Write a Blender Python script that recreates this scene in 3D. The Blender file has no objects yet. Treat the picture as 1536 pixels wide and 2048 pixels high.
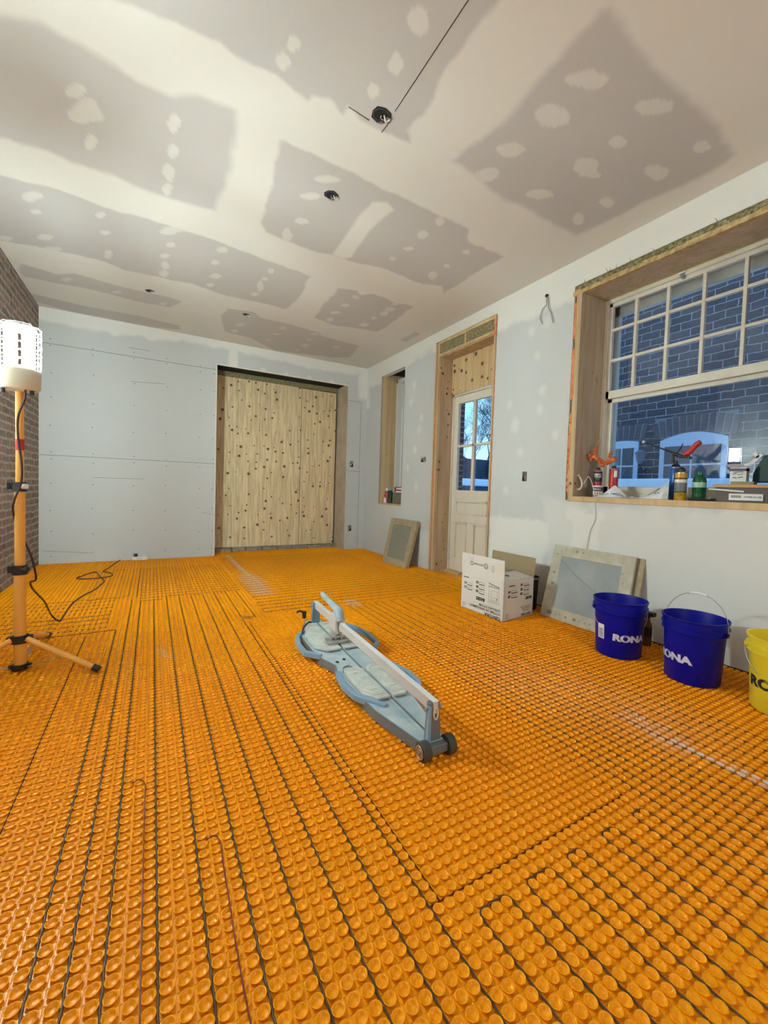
import bpy, bmesh, math, random
import numpy as np
from mathutils import Vector, Matrix

# ------------------------------------------------------------------ camera model (room coordinates, metres)
FPX, YAW, PITCH, ROLL, CH = 831.55, 0.5236, -0.0377, 0.0319, 0.9734
PX, PY = 784.5, 1007.8
AX, BX, DY, HZ = -1.0844, 2.888, 5.8996, 2.8196      # left wall, right wall, back wall, ceiling
cy_, sy_, cp_, sp_ = math.cos(YAW), math.sin(YAW), math.cos(PITCH), math.sin(PITCH)
FW = Vector((sy_*cp_, cy_*cp_, sp_)); RT = Vector((cy_, -sy_, 0)); UP = RT.cross(FW)
R2 = math.cos(ROLL)*RT + math.sin(ROLL)*UP; U2 = -math.sin(ROLL)*RT + math.cos(ROLL)*UP
def ray(x, y): return FW + R2*((x-PX)/FPX) + U2*((PY-y)/FPX)
def hit(x, y, ax, val):
    d = ray(x, y); o = Vector((0, 0, CH)); return o + d*((val-o[ax])/d[ax])
def onC(x, y): return hit(x, y, 2, HZ)
def onF(x, y, z=0.0): return hit(x, y, 2, z)
def onR(x, y, X=BX): return hit(x, y, 0, X)
def onB(x, y, Y=DY): return hit(x, y, 1, Y)

scene = bpy.context.scene
COL = scene.collection
cam_d = bpy.data.cameras.new('camera'); cam = bpy.data.objects.new('camera', cam_d); COL.objects.link(cam)
cam_d.sensor_fit = 'VERTICAL'; cam_d.sensor_height = 24.0; cam_d.sensor_width = 18.0
cam_d.lens = FPX/2048*24.0
cam_d.shift_x = -(PX-768)/2048; cam_d.shift_y = (PY-1024)/2048
cam_d.clip_start = 0.05; cam_d.clip_end = 200
M3 = Matrix((R2, U2, -FW)).transposed()
cam.matrix_world = Matrix.Translation((0, 0, CH)) @ M3.to_4x4()
scene.camera = cam

# ------------------------------------------------------------------ light and exposure
scene.view_settings.view_transform = 'Standard'; scene.view_settings.look = 'None'
scene.view_settings.gamma = 1.0; scene.view_settings.use_curve_mapping = False
scene.view_settings.exposure = 0.44
scene.cycles.sample_clamp_indirect = 40.0
LAMP_L = 690.0      # radiance of the work-light tubes
SKY_S = 1.4
FILL_W = 26.0
w = bpy.data.worlds.new('dusk_sky'); scene.world = w; w.use_nodes = True
nt = w.node_tree; nt.nodes.clear()
wo = nt.nodes.new('ShaderNodeOutputWorld'); bg = nt.nodes.new('ShaderNodeBackground')
tc = nt.nodes.new('ShaderNodeTexCoord'); sx = nt.nodes.new('ShaderNodeSeparateXYZ'); cr = nt.nodes.new('ShaderNodeValToRGB')
nt.links.new(tc.outputs['Generated'], sx.inputs[0]); nt.links.new(sx.outputs['Z'], cr.inputs[0])
cr.color_ramp.elements[0].position = 0.0; cr.color_ramp.elements[0].color = (0.50, 0.74, 0.95, 1)
cr.color_ramp.elements[1].position = 0.45; cr.color_ramp.elements[1].color = (0.16, 0.42, 0.85, 1)
e = cr.color_ramp.elements.new(0.16); e.color = (0.27, 0.60, 0.93, 1)
nt.links.new(cr.outputs[0], bg.inputs[0]); bg.inputs[1].default_value = SKY_S; nt.links.new(bg.outputs[0], wo.inputs[0])
def area_light(name, loc, target, size, power, col):
    l = bpy.data.lights.new(name, 'AREA'); l.shape = 'DISK'; l.size = size; l.energy = power; l.color = col
    o = bpy.data.objects.new(name, l); COL.objects.link(o); o.location = loc
    o.rotation_euler = (Vector(target)-Vector(loc)).to_track_quat('-Z', 'Y').to_euler(); return o
area_light('fill_light', (1.0, -2.2, 1.75), (1.4, 3.2, 1.3), 1.3, FILL_W, (0.92, 0.96, 0.92))  # unseen soft fill added behind the camera to lift the dark areas

# ------------------------------------------------------------------ materials
def mat(name, col=(.5, .5, .5), rough=.6, metal=0., noise=None, bump=None, trans=0., ior=1.45, spec=.5, emis=None):
    m = bpy.data.materials.new(name); m.use_nodes = True; n = m.node_tree; b = n.nodes['Principled BSDF']
    b.inputs['Base Color'].default_value = (*col, 1); b.inputs['Roughness'].default_value = rough
    b.inputs['Metallic'].default_value = metal; b.inputs['Specular IOR Level'].default_value = spec
    if trans: b.inputs['Transmission Weight'].default_value = trans; b.inputs['IOR'].default_value = ior
    if emis: b.inputs['Emission Color'].default_value = (*emis[0], 1); b.inputs['Emission Strength'].default_value = emis[1]
    if noise or bump:
        t = n.nodes.new('ShaderNodeTexCoord')
    if noise:   # (scale, colour2, low, high[, stretch])
        nz = n.nodes.new('ShaderNodeTexNoise'); nz.inputs['Scale'].default_value = noise[0]; nz.inputs['Detail'].default_value = 6
        mp = n.nodes.new('ShaderNodeMapping'); n.links.new(t.outputs['Object'], mp.inputs[0]); n.links.new(mp.outputs[0], nz.inputs[0])
        if len(noise) > 4: mp.inputs['Scale'].default_value = noise[4]
        r = n.nodes.new('ShaderNodeValToRGB'); r.color_ramp.elements[0].position = noise[2]; r.color_ramp.elements[1].position = noise[3]
        r.color_ramp.elements[0].color = (*col, 1); r.color_ramp.elements[1].color = (*noise[1], 1)
        n.links.new(nz.outputs[0], r.inputs[0]); n.links.new(r.outputs[0], b.inputs['Base Color'])
    if bump:
        nb = n.nodes.new('ShaderNodeTexNoise'); nb.inputs['Scale'].default_value = bump[0]; nb.inputs['Detail'].default_value = 5
        bp = n.nodes.new('ShaderNodeBump'); bp.inputs['Strength'].default_value = bump[1]; bp.inputs['Distance'].default_value = bump[2]
        n.links.new(t.outputs['Object'], nb.inputs[0]); n.links.new(nb.outputs[0], bp.inputs['Height']); n.links.new(bp.outputs[0], b.inputs['Normal'])
    return m
def drywall_mat(name, paper, mud):
    m = mat(name, paper, .9, bump=(90, .06, .002), spec=.2); n = m.node_tree; b = n.nodes['Principled BSDF']
    a = n.nodes.new('ShaderNodeAttribute'); a.attribute_name = 'mud'
    t = n.nodes.new('ShaderNodeTexCoord'); nz = n.nodes.new('ShaderNodeTexNoise'); nz.inputs['Scale'].default_value = 2.2; nz.inputs['Detail'].default_value = 5
    n.links.new(t.outputs['Object'], nz.inputs[0])
    def mx(c1, c2, f):
        x = n.nodes.new('ShaderNodeMix'); x.data_type = 'RGBA'; n.links.new(f, x.inputs[0])
        for i, c in ((6, c1), (7, c2)):
            if isinstance(c, tuple): x.inputs[i].default_value = (*c, 1)
            else: n.links.new(c, x.inputs[i])
        return x.outputs[2]
    p2 = tuple(v*.93 for v in paper); m2 = tuple(v*.95 for v in mud)
    o = mx(mx(paper, p2, nz.outputs[0]), mx(mud, m2, nz.outputs[0]), a.outputs['Fac'])
    n.links.new(o, b.inputs['Base Color']); return m
def wood_mat(name, c1, c2, knot, kscale, grain=(14, 14, 1.2), kmap=(1, 1, 1), kr=.075, thresh=.55, rough=.7):
    m = mat(name, c1, rough); n = m.node_tree; b = n.nodes['Principled BSDF']; L = n.links.new
    t = n.nodes.new('ShaderNodeTexCoord'); mp = n.nodes.new('ShaderNodeMapping'); mp.inputs['Scale'].default_value = grain
    L(t.outputs['Object'], mp.inputs[0])
    nz = n.nodes.new('ShaderNodeTexNoise'); nz.inputs['Scale'].default_value = 1.6; nz.inputs['Detail'].default_value = 8; nz.inputs['Roughness'].default_value = .65
    nz.inputs['Distortion'].default_value = .6; L(mp.outputs[0], nz.inputs[0])
    r = n.nodes.new('ShaderNodeValToRGB'); r.color_ramp.elements[0].position = .36; r.color_ramp.elements[1].position = .62
    r.color_ramp.elements[0].color = (*c2, 1); r.color_ramp.elements[1].color = (*c1, 1); L(nz.outputs[0], r.inputs[0])
    sk = n.nodes.new('ShaderNodeSeparateXYZ'); L(t.outputs['Object'], sk.inputs[0]); ak = n.nodes.new('ShaderNodeMath'); L(sk.outputs[0], ak.inputs[0]); L(sk.outputs[1], ak.inputs[1])
    ck = n.nodes.new('ShaderNodeCombineXYZ'); L(ak.outputs[0], ck.inputs[0]); L(sk.outputs[2], ck.inputs[1])
    v = n.nodes.new('ShaderNodeTexVoronoi'); v.voronoi_dimensions = '2D'; v.inputs['Scale'].default_value = kscale; L(ck.outputs[0], v.inputs[0])
    sp = n.nodes.new('ShaderNodeSeparateColor'); L(v.outputs['Color'], sp.inputs[0])
    gt = n.nodes.new('ShaderNodeMath'); gt.operation = 'GREATER_THAN'; gt.inputs[1].default_value = thresh; L(sp.outputs[0], gt.inputs[0])
    rad = n.nodes.new('ShaderNodeMapRange'); rad.inputs[3].default_value = kr*.5; rad.inputs[4].default_value = kr*1.5; L(sp.outputs[1], rad.inputs[0])
    dv = n.nodes.new('ShaderNodeMath'); dv.operation = 'DIVIDE'; L(v.outputs['Distance'], dv.inputs[0]); L(rad.outputs[0], dv.inputs[1])
    k = n.nodes.new('ShaderNodeMapRange'); k.inputs[1].default_value = .6; k.inputs[2].default_value = 1.5; k.inputs[3].default_value = 1; k.inputs[4].default_value = 0
    L(dv.outputs[0], k.inputs[0])
    ml = n.nodes.new('ShaderNodeMath'); ml.operation = 'MULTIPLY'; L(k.outputs[0], ml.inputs[0]); L(gt.outputs[0], ml.inputs[1])
    x = n.nodes.new('ShaderNodeMix'); x.data_type = 'RGBA'; L(ml.outputs[0], x.inputs[0]); L(r.outputs[0], x.inputs[6]); x.inputs[7].default_value = (*knot, 1)
    L(x.outputs[2], b.inputs['Base Color']); return m
def brick_mat(name, c1, c2, mortar, axes, bw=.215, bh=.068, ms=.012, rough=.9, bump=.6, warp=.012):
    m = mat(name, c1, rough, spec=.2); n = m.node_tree; b = n.nodes['Principled BSDF']; L = n.links.new
    t = n.nodes.new('ShaderNodeTexCoord'); s = n.nodes.new('ShaderNodeSeparateXYZ'); c = n.nodes.new('ShaderNodeCombineXYZ')
    nz = n.nodes.new('ShaderNodeTexNoise'); nz.inputs['Scale'].default_value = 7; L(t.outputs['Object'], nz.inputs[0])
    sb = n.nodes.new('ShaderNodeVectorMath'); sb.operation = 'SUBTRACT'; L(nz.outputs['Color'], sb.inputs[0]); sb.inputs[1].default_value = (.5, .5, .5)
    sc = n.nodes.new('ShaderNodeVectorMath'); sc.operation = 'SCALE'; sc.inputs[3].default_value = warp*2; L(sb.outputs[0], sc.inputs[0])
    ad = n.nodes.new('ShaderNodeVectorMath'); L(t.outputs['Object'], ad.inputs[0]); L(sc.outputs[0], ad.inputs[1])
    L(ad.outputs[0], s.inputs[0]); L(s.outputs[axes[0]], c.inputs[0]); L(s.outputs[axes[1]], c.inputs[1])
    k = n.nodes.new('ShaderNodeTexBrick'); L(c.outputs[0], k.inputs[0])
    k.inputs['Scale'].default_value = 1; k.inputs['Brick Width'].default_value = bw; k.inputs['Row Height'].default_value = bh
    k.inputs['Mortar Size'].default_value = ms; k.inputs['Mortar Smooth'].default_value = .2; k.inputs['Bias'].default_value = 0
    k.inputs['Color1'].default_value = (*c1, 1); k.inputs['Color2'].default_value = (*c2, 1); k.inputs['Mortar'].default_value = (*mortar, 1)
    n2 = n.nodes.new('ShaderNodeTexNoise'); n2.inputs['Scale'].default_value = 30; n2.inputs['Detail'].default_value = 8; L(t.outputs['Object'], n2.inputs[0])
    x = n.nodes.new('ShaderNodeMix'); x.data_type = 'RGBA'; x.blend_type = 'MULTIPLY'; x.inputs[0].default_value = .45; L(k.outputs[0], x.inputs[6])
    r = n.nodes.new('ShaderNodeValToRGB'); r.color_ramp.elements[0].position = .3; r.color_ramp.elements[0].color = (.3, .3, .3, 1); r.color_ramp.elements[1].position = .7
    r.color_ramp.elements[1].color = (1.25, 1.2, 1.15, 1)
    L(n2.outputs[0], r.inputs[0]); L(r.outputs[0], x.inputs[7]); L(x.outputs[2], b.inputs['Base Color'])
    bp = n.nodes.new('ShaderNodeBump'); bp.inputs['Strength'].default_value = bump; bp.inputs['Distance'].default_value = .012; bp.invert = True
    L(k.outputs['Fac'], bp.inputs['Height']); L(bp.outputs[0], b.inputs['Normal']); return m

M = {}
M['ceil'] = drywall_mat('ceiling_board', (.56, .54, .525), (.75, .735, .685))
M['wall'] = drywall_mat('wall_board', (.64, .655, .65), (.82, .81, .77))
M['paint'] = mat('plain_board', (.55, .55, .54), .9)
M['brick'] = brick_mat('old_brick', (.33, .24, .20), (.23, .175, .15), (.44, .39, .34), (1, 2), bump=1.0, ms=.012, warp=.018)
M['nbrick'] = brick_mat('neighbour_brick', (.105, .10, .11), (.07, .07, .085), (.36, .37, .40), (1, 2), bw=.29, bh=.115, ms=.006, warp=.02)
M['mason'] = brick_mat('dark_brick', (.10, .09, .09), (.07, .06, .06), (.3, .3, .3), (0, 2))
M['orange'] = mat('orange_membrane', (.89, .322, .002), .34, noise=(1.2, (.93, .362, .002), .35, .7), spec=.25)
M['cable'] = mat('heating_cable', (.10, .055, .022), .6, noise=(25, (.045, .03, .018), .4, .6))
M['redwire'] = mat('sensor_wire', (.16, .02, .012), .5)
M['seam'] = mat('seam_gap', (.07, .008, .004), .9)
M['ply'] = wood_mat('sheathing_plywood', (.90, .73, .46), (.60, .45, .25), (.12, .06, .02), 8, grain=(22, 22, 1.5), kr=.10, thresh=.38)
M['ply2'] = wood_mat('plywood_lining', (.52, .38, .24), (.40, .27, .15), (.05, .025, .01), 9, grain=(9, 9, .9), kr=.085, thresh=.5)
M['pine'] = wood_mat('pine_board', (.66, .48, .26), (.52, .35, .17), (.13, .06, .02), 6, grain=(9, 9, .6), kr=.06, thresh=.85)
M['greyply'] = wood_mat('weathered_ply', (.54, .43, .30), (.40, .31, .20), (.08, .05, .03), 6, grain=(9, 9, 1), kr=.04, thresh=.85)
M['foam'] = mat('spray_foam', (.80, .33, .14), .7, noise=(18, (.62, .20, .07), .35, .7), bump=(60, .5, .006))
M['wool'] = mat('mineral_wool', (.16, .14, .055), .95, noise=(55, (.42, .38, .22), .35, .65), bump=(90, 1., .012), spec=.1)
M['white'] = mat('white_paint', (.78, .76, .70), .5)
M['sash'] = mat('aged_white_paint', (.74, .70, .60), .45, noise=(9, (.62, .58, .48), .5, .8))
M['door'] = mat('primed_door', (.84, .79, .68), .6, noise=(3, (.79, .73, .61), .4, .75, (6, 6, .7)))
M['glass'] = mat('window_glass', (1, 1, 1), .0, trans=1., ior=1.5)
M['black'] = mat('black_plastic', (.012, .012, .012), .45)
M['void'] = mat('dark_void', (.008, .007, .006), .9)
M['metal'] = mat('bare_metal', (.55, .55, .54), .35, 1.)
M['alu'] = mat('rail_aluminium', (.62, .60, .59), .42, .12)
M['rubber'] = mat('wheel_rubber', (.06, .06, .045), .7)
M['cutblue'] = mat('cutter_grey_blue', (.33, .44, .51), .5, noise=(14, (.50, .56, .57), .4, .7))
M['cutdark'] = mat('cutter_slate', (.16, .18, .20), .5)
M['cutarm'] = mat('cutter_arm_blue', (.22, .36, .50), .45)
M['plate'] = mat('dusty_plate', (.48, .51, .49), .6, noise=(20, (.66, .66, .60), .4, .7))
M['lampyel'] = mat('tripod_yellow', (.80, .38, .07), .4)
M['lamphead'] = mat('lamp_head_cream', (.66, .62, .50), .5)
M['tube'] = mat('lit_tube', (1, 1, 1), .3, emis=((.79, .96, .95), LAMP_L))
M['cage'] = mat('cage_wire', (.75, .78, .78), .35, .3)
M['redtape'] = mat('red_tape', (.45, .03, .03), .6)
M['cord'] = mat('cord_rubber', (.03, .008, .008), .5)
M['bblue'] = mat('blue_plastic', (.002, .004, .26), .42, noise=(4, (.002, .003, .21), .4, .8), spec=.25)
M['byel'] = mat('yellow_plastic', (.80, .62, .03), .4)
M['ink'] = mat('black_ink', (.015, .015, .015), .7)
M['inkw'] = mat('pale_print', (.62, .62, .72), .6)
M['label'] = mat('white_label', (.8, .8, .8), .6)
M['wire'] = mat('galvanised_wire', (.5, .48, .42), .35, .8)
M['card'] = mat('white_card', (.74, .71, .66), .75)
M['kraft'] = mat('kraft_card', (.34, .25, .14), .85)
M['mesh'] = mat('speckled_screen', (.14, .135, .10), .8, noise=(220, (.34, .33, .26), .4, .6), bump=(200, .3, .003))
M['slab'] = mat('grey_backed_panel', (.30, .32, .33), .7, noise=(3, (.38, .395, .39), .45, .6))
M['tape'] = mat('taped_frame', (.46, .42, .32), .75, noise=(14, (.58, .54, .44), .4, .7))
M['frame'] = mat('greyed_wood_frame', (.36, .28, .17), .75, noise=(6, (.44, .36, .24), .4, .7, (3, 3, 3)))
M['snow'] = mat('snow', (.85, .88, .92), .9, bump=(12, .3, .03))
M['bark'] = mat('bare_branches', (.05, .045, .05), .9)
M['hedge'] = mat('winter_hedge', (.05, .07, .10), .95, noise=(30, (.14, .18, .24), .45, .6), bump=(30, 1, .08))
M['nframe'] = mat('neighbour_frames', (.55, .62, .70), .5)
M['npane'] = mat('neighbour_panes', (.12, .13, .14), .08, spec=.8)
M['canred'] = mat('red_can', (.42, .02, .02), .35)
M['cangreen'] = mat('green_bottle', (.01, .16, .06), .1, trans=.55)
M['canyel'] = mat('yellow_can', (.55, .33, .02), .4)
M['canblue'] = mat('blue_can', (.01, .08, .36), .3)
M['purple'] = mat('purple_label', (.06, .03, .12), .5)
M['paper'] = mat('white_paper', (.80, .80, .83), .8)
M['gunred'] = mat('red_grip', (.55, .03, .02), .45)
M['clear'] = mat('clear_bin', (.30, .27, .25), .25, trans=.55)
M['green'] = mat('green_bag', (.01, .05, .045), .6)
M['scrap'] = mat('membrane_scraps', (.80, .40, .06), .6)
M['brass'] = mat('tan_card', (.50, .33, .15), .8)

# ------------------------------------------------------------------ mesh helpers
class MB:
    def __init__(s): s.v = []; s.f = []; s.m = []
    def add(s, vs, fs, mi=0):
        k = len(s.v); s.v += [tuple(v) for v in vs]; s.f += [tuple(i+k for i in f) for f in fs]; s.m += [mi]*len(fs)
    def box(s, a, b, mi=0):
        x0, y0, z0 = a; x1, y1, z1 = b
        s.hexa([(x0, y0, z0), (x1, y0, z0), (x1, y1, z0), (x0, y1, z0), (x0, y0, z1), (x1, y0, z1), (x1, y1, z1), (x0, y1, z1)], mi)
    def hexa(s, p, mi=0): s.add(p, [(0, 3, 2, 1), (4, 5, 6, 7), (0, 1, 5, 4), (1, 2, 6, 5), (2, 3, 7, 6), (3, 0, 4, 7)], mi)
    def bar(s, a, b, wd, ht, up=(0, 0, 1), mi=0):
        a = Vector(a); b = Vector(b); d = (b-a).normalized(); u = Vector(up); sd = d.cross(u).normalized(); u = sd.cross(d).normalized()
        p = []
        for q in (-1, 1):
            for (e_, c) in ((a, 0), (b, 0)):
                p.append(e_+sd*wd/2*q*0)
        A = [a-sd*wd/2-u*ht/2, a+sd*wd/2-u*ht/2, b+sd*wd/2-u*ht/2, b-sd*wd/2-u*ht/2, a-sd*wd/2+u*ht/2, a+sd*wd/2+u*ht/2, b+sd*wd/2+u*ht/2, b-sd*wd/2+u*ht/2]
        s.hexa(A, mi)
    def cyl(s, a, b, r0, r1=None, n=16, mi=0, caps=True):
        r1 = r0 if r1 is None else r1; a = Vector(a); b = Vector(b); d = (b-a).normalized()
        h = Vector((0, 0, 1)) if abs(d.z) < .9 else Vector((1, 0, 0)); u = d.cross(h).normalized(); w_ = d.cross(u)
        vs = []
        for c, r in ((a, r0), (b, r1)):
            for i in range(n):
                t = 2*math.pi*i/n; vs.append(c+u*r*math.cos(t)+w_*r*math.sin(t))
        fs = [(i, (i+1) % n, n+(i+1) % n, n+i) for i in range(n)]
        if caps: fs += [tuple(reversed(range(n))), tuple(range(n, 2*n))]
        s.add(vs, fs, mi)
    def tube(s, pts, r, n=8, mi=0):
        P = [Vector(p) for p in pts]; vs = []; prev = None
        for i, p in enumerate(P):
            d = (P[min(i+1, len(P)-1)]-P[max(i-1, 0)]).normalized()
            if prev is None:
                h = Vector((0, 0, 1)) if abs(d.z) < .9 else Vector((1, 0, 0)); u = d.cross(h).normalized()
            else: u = (prev-d*prev.dot(d)).normalized()
            prev = u; w_ = d.cross(u); rr = r[i] if isinstance(r, (list, tuple)) else r
            vs += [p+u*rr*math.cos(2*math.pi*k/n)+w_*rr*math.sin(2*math.pi*k/n) for k in range(n)]
        fs = []
        for i in range(len(P)-1):
            fs += [(i*n+k, i*n+(k+1) % n, (i+1)*n+(k+1) % n, (i+1)*n+k) for k in range(n)]
        fs += [tuple(reversed(range(n))), tuple(range((len(P)-1)*n, len(P)*n))]
        s.add(vs, fs, mi)
    def lathe(s, prof, c=(0, 0, 0), n=40, mi=0):
        c = Vector(c); vs = []
        for r, z in prof: vs += [c+Vector((r*math.cos(2*math.pi*k/n), r*math.sin(2*math.pi*k/n), z)) for k in range(n)]
        fs = []
        for i in range(len(prof)-1): fs += [(i*n+k, i*n+(k+1) % n, (i+1)*n+(k+1) % n, (i+1)*n+k) for k in range(n)]
        fs += [tuple(reversed(range(n))), tuple(range((len(prof)-1)*n, len(prof)*n))]
        s.add(vs, fs, mi)
    def prism(s, poly, z0, z1, mi=0):
        n = len(poly); vs = [(x, y, z0) for x, y in poly]+[(x, y, z1) for x, y in poly]
        s.add(vs, [tuple(reversed(range(n))), tuple(range(n, 2*n))]+[(i, (i+1) % n, n+(i+1) % n, n+i) for i in range(n)], mi)
    def blob(s, c, r, seed=0, sc=(1, 1, 1), mi=0, amp=.25):
        bm = bmesh.new(); bmesh.ops.create_icosphere(bm, subdivisions=2, radius=1); rn = random.Random(seed)
        ph = [rn.uniform(0, 6) for _ in range(6)]
        for v in bm.verts:
            k = 1+amp*(math.sin(3*v.co.x+ph[0])*math.sin(4*v.co.y+ph[1])+.6*math.sin(5*v.co.z+ph[2]))
            v.co = Vector((v.co.x*k*r*sc[0]+c[0], v.co.y*k*r*sc[1]+c[1], v.co.z*k*r*sc[2]+c[2]))
        bm.verts.index_update(); s.add([v.co[:] for v in bm.verts], [tuple(v.index for v in f.verts) for f in bm.faces], mi); bm.free()
    def text(s, st, size, fn, bold=0., mi=0, align='CENTER', shear=0., sx=1.):
        c = bpy.data.curves.new('t', 'FONT'); c.body = st; c.size = size; c.align_x = align; c.offset = bold; c.resolution_u = 3; c.shear = shear
        o = bpy.data.objects.new('t', c); COL.objects.link(o); dg = bpy.context.evaluated_depsgraph_get(); me = o.evaluated_get(dg).to_mesh()
        s.add([fn(v.co.x*sx, v.co.y) for v in me.vertices], [tuple(p.vertices) for p in me.polygons], mi)
        o.evaluated_get(dg).to_mesh_clear(); bpy.data.objects.remove(o); bpy.data.curves.remove(c)
    def build(s, name, mats, parent=None, smooth=False, bevel=0.):
        if not isinstance(mats, (list, tuple)): mats = [mats]
        off = Vector((0, 0, 0)); p = parent
        while p is not None: off = off+p.location; p = p.parent
        me = bpy.data.meshes.new(name); me.from_pydata([(v[0]-off.x, v[1]-off.y, v[2]-off.z) for v in s.v], [], s.f)
        for m_ in mats: me.materials.append(M[m_] if isinstance(m_, str) else m_)
        if len(mats) > 1: me.polygons.foreach_set('material_index', s.m)
        if smooth: me.polygons.foreach_set('use_smooth', [True]*len(me.polygons))
        me.update(); me.validate()
        bm = bmesh.new(); bm.from_mesh(me); bmesh.ops.recalc_face_normals(bm, faces=bm.faces[:]); bm.to_mesh(me); bm.free()
        o = bpy.data.objects.new(name, me); COL.objects.link(o)
        if parent: o.parent = parent
        if smooth:
            try: me.set_sharp_from_angle(angle=math.radians(40))
            except Exception: pass
        if bevel:
            b = o.modifiers.new('bevel', 'BEVEL'); b.width = bevel; b.segments = 2; b.limit_method = 'ANGLE'; b.harden_normals = False
        return o
def thing(name, label, cat, loc, group=None):
    o = bpy.data.objects.new(name, None); COL.objects.link(o); o.location = loc; o.empty_display_size = .05
    o['label'] = label; o['category'] = cat
    if group: o['group'] = group
    return o
def tag(o, label, cat, group=None, kind=None):
    o['label'] = label; o['category'] = cat
    if group: o['group'] = group
    if kind: o['kind'] = kind
    return o
def struct(o): o['kind'] = 'structure'; return o
def sempty(name, loc=(0, 0, 0)):
    o = bpy.data.objects.new(name, None); COL.objects.link(o); o.location = loc; o['kind'] = 'structure'; return o

# ------------------------------------------------------------------ plasterboard surfaces with joint compound
def seg_dist(px, py, a, b):
    ax, ay = a; bx, by = b; dx, dy = bx-ax, by-ay; L2 = dx*dx+dy*dy+1e-12
    t = np.clip(((px-ax)*dx+(py-ay)*dy)/L2, 0, 1); return np.hypot(px-ax-t*dx, py-ay-t*dy)
def poly_sd(px, py, poly):
    ins = np.zeros(px.shape, bool); d = np.full(px.shape, 1e9); n = len(poly)
    for i in range(n):
        (x0, y0), (x1, y1) = poly[i], poly[(i+1) % n]
        d = np.minimum(d, seg_dist(px, py, (x0, y0), (x1, y1)))
        c = (y0 > py) != (y1 > py)
        xi = (x1-x0)*(py-y0)/((y1-y0) if abs(y1-y0) > 1e-12 else 1e-12)+x0
        ins ^= c & (px < xi)
    return np.where(ins, -d, d)
rs = np.random.RandomState(4)
NG = rs.rand(256, 256)
def noise2(x, y, s):
    x = x*s+40; y = y*s+40; xi = np.floor(x).astype(int); yi = np.floor(y).astype(int); fx = x-xi; fy = y-yi
    fx = fx*fx*(3-2*fx); fy = fy*fy*(3-2*fy); g = lambda a, b: NG[a % 256, b % 256]
    return (g(xi, yi)*(1-fx)+g(xi+1, yi)*fx)*(1-fy)+(g(xi, yi+1)*(1-fx)+g(xi+1, yi+1)*fx)*fy
def fbm(x, y, s): return noise2(x, y, s)*.55+noise2(x+9, y+3, s*2.3)*.3+noise2(x+5, y+8, s*5.1)*.15-.5
def sstep(d, w_): return np.clip(.5-d/w_/2, 0, 1)
def sheet(name, us, vs, fn3, mudf, material, holes=(), parent=None):
    us = np.unique(np.round(us, 5)); vs = np.unique(np.round(vs, 5)); U, V = np.meshgrid(us, vs, indexing='ij'); nu, nv = U.shape
    co = fn3(U.ravel(), V.ravel()); md = mudf(U.ravel(), V.ravel())
    idx = np.arange(nu*nv).reshape(nu, nv); q = np.stack([idx[:-1, :-1], idx[1:, :-1], idx[1:, 1:], idx[:-1, 1:]], -1).reshape(-1, 4)
    uc = ((us[:-1]+us[1:])/2)[:, None]+0*vs[None, :-1]; vc = 0*us[:-1, None]+((vs[:-1]+vs[1:])/2)[None, :]
    keep = np.ones(uc.shape, bool)
    for (a, b, c, d) in holes: keep &= ~((uc > a) & (uc < b) & (vc > c) & (vc < d))
    q = q[keep.ravel()]
    me = bpy.data.meshes.new(name); me.vertices.add(len(co)); me.vertices.foreach_set('co', co.astype(np.float32).ravel())
    me.loops.add(q.size); me.loops.foreach_set('vertex_index', q.ravel().astype(np.int32)); me.polygons.add(len(q))
    me.polygons.foreach_set('loop_start', np.arange(0, q.size, 4, dtype=np.int32)); me.update(calc_edges=True)
    a = me.attributes.new('mud', 'FLOAT', 'POINT'); a.data.foreach_set('value', md.astype(np.float32))
    me.materials.append(M[material]); o = bpy.data.objects.new(name, me); COL.objects.link(o)
    if parent: o.parent = parent
    return o
def C(*pts): return [tuple(onC(x, y)[:2]) for x, y in pts]
grey = [
 C((-60,20),(0,38),(80,50),(160,90),(270,155),(340,190),(400,195),(470,222),(465,300),(455,350),(437,402),(432,422),(385,410),(340,396),(275,372),(225,350),(150,325),(100,300),(0,278),(-70,262)),
 C((-70,330),(0,347),(91,373),(182,405),(273,432),(365,462),(456,490),(547,526),(592,542),(620,553),(606,578),(590,600),(570,619),(538,610),(456,592),(387,569),(342,560),(246,540),(214,524),(91,496),(0,480),(-60,470)),
 C((200,-20),(320,40),(390,70),(450,95),(500,130),(550,145),(575,165),(615,195),(620,186),(660,200),(685,230),(697,212),(720,240),(768,270),(820,285),(813,260),(848,230),(878,165),(943,75),(998,0),(1010,-20)),
 C((568,285),(684,334),(781,385),(852,420),(895,438),(934,459),(941,483),(1004,514),(930,561),(887,586),(883,572),(844,569),(773,539),(695,520),(664,510),(605,494),(535,463),(523,444),(547,358)),
 C((676,576),(715,580),(722,590),(750,588),(789,604),(828,613),(754,664),(719,658),(668,651),(629,635),(640,615),(656,600)),
 C((900,322),(1003,250),(1108,130),(1198,30),(1218,20),(1288,95),(1313,135),(1368,180),(1438,255),(1468,310),(1420,345),(1347,380),(1259,420),(1191,454),(1151,471),(1100,447),(1047,414),(1004,397),(973,365),(953,352)),
 C((36,540),(41,526),(114,549),(150,547),(237,572),(337,594),(365,603),(340,615),(273,603),(228,590),(160,574),(114,567),(46,553)),
 C((55,585),(160,610),(273,631),(360,651),(362,660),(296,653),(205,635),(137,622),(73,603)),
 C((456,617),(510,624),(520,635),(583,649),(638,665),(641,671),(719,692),(699,715),(668,715),(617,709),(551,701),(501,676),(449,663),(442,631)),
 C((801,680),(830,664),(840,668),(812,684)),
]
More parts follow.
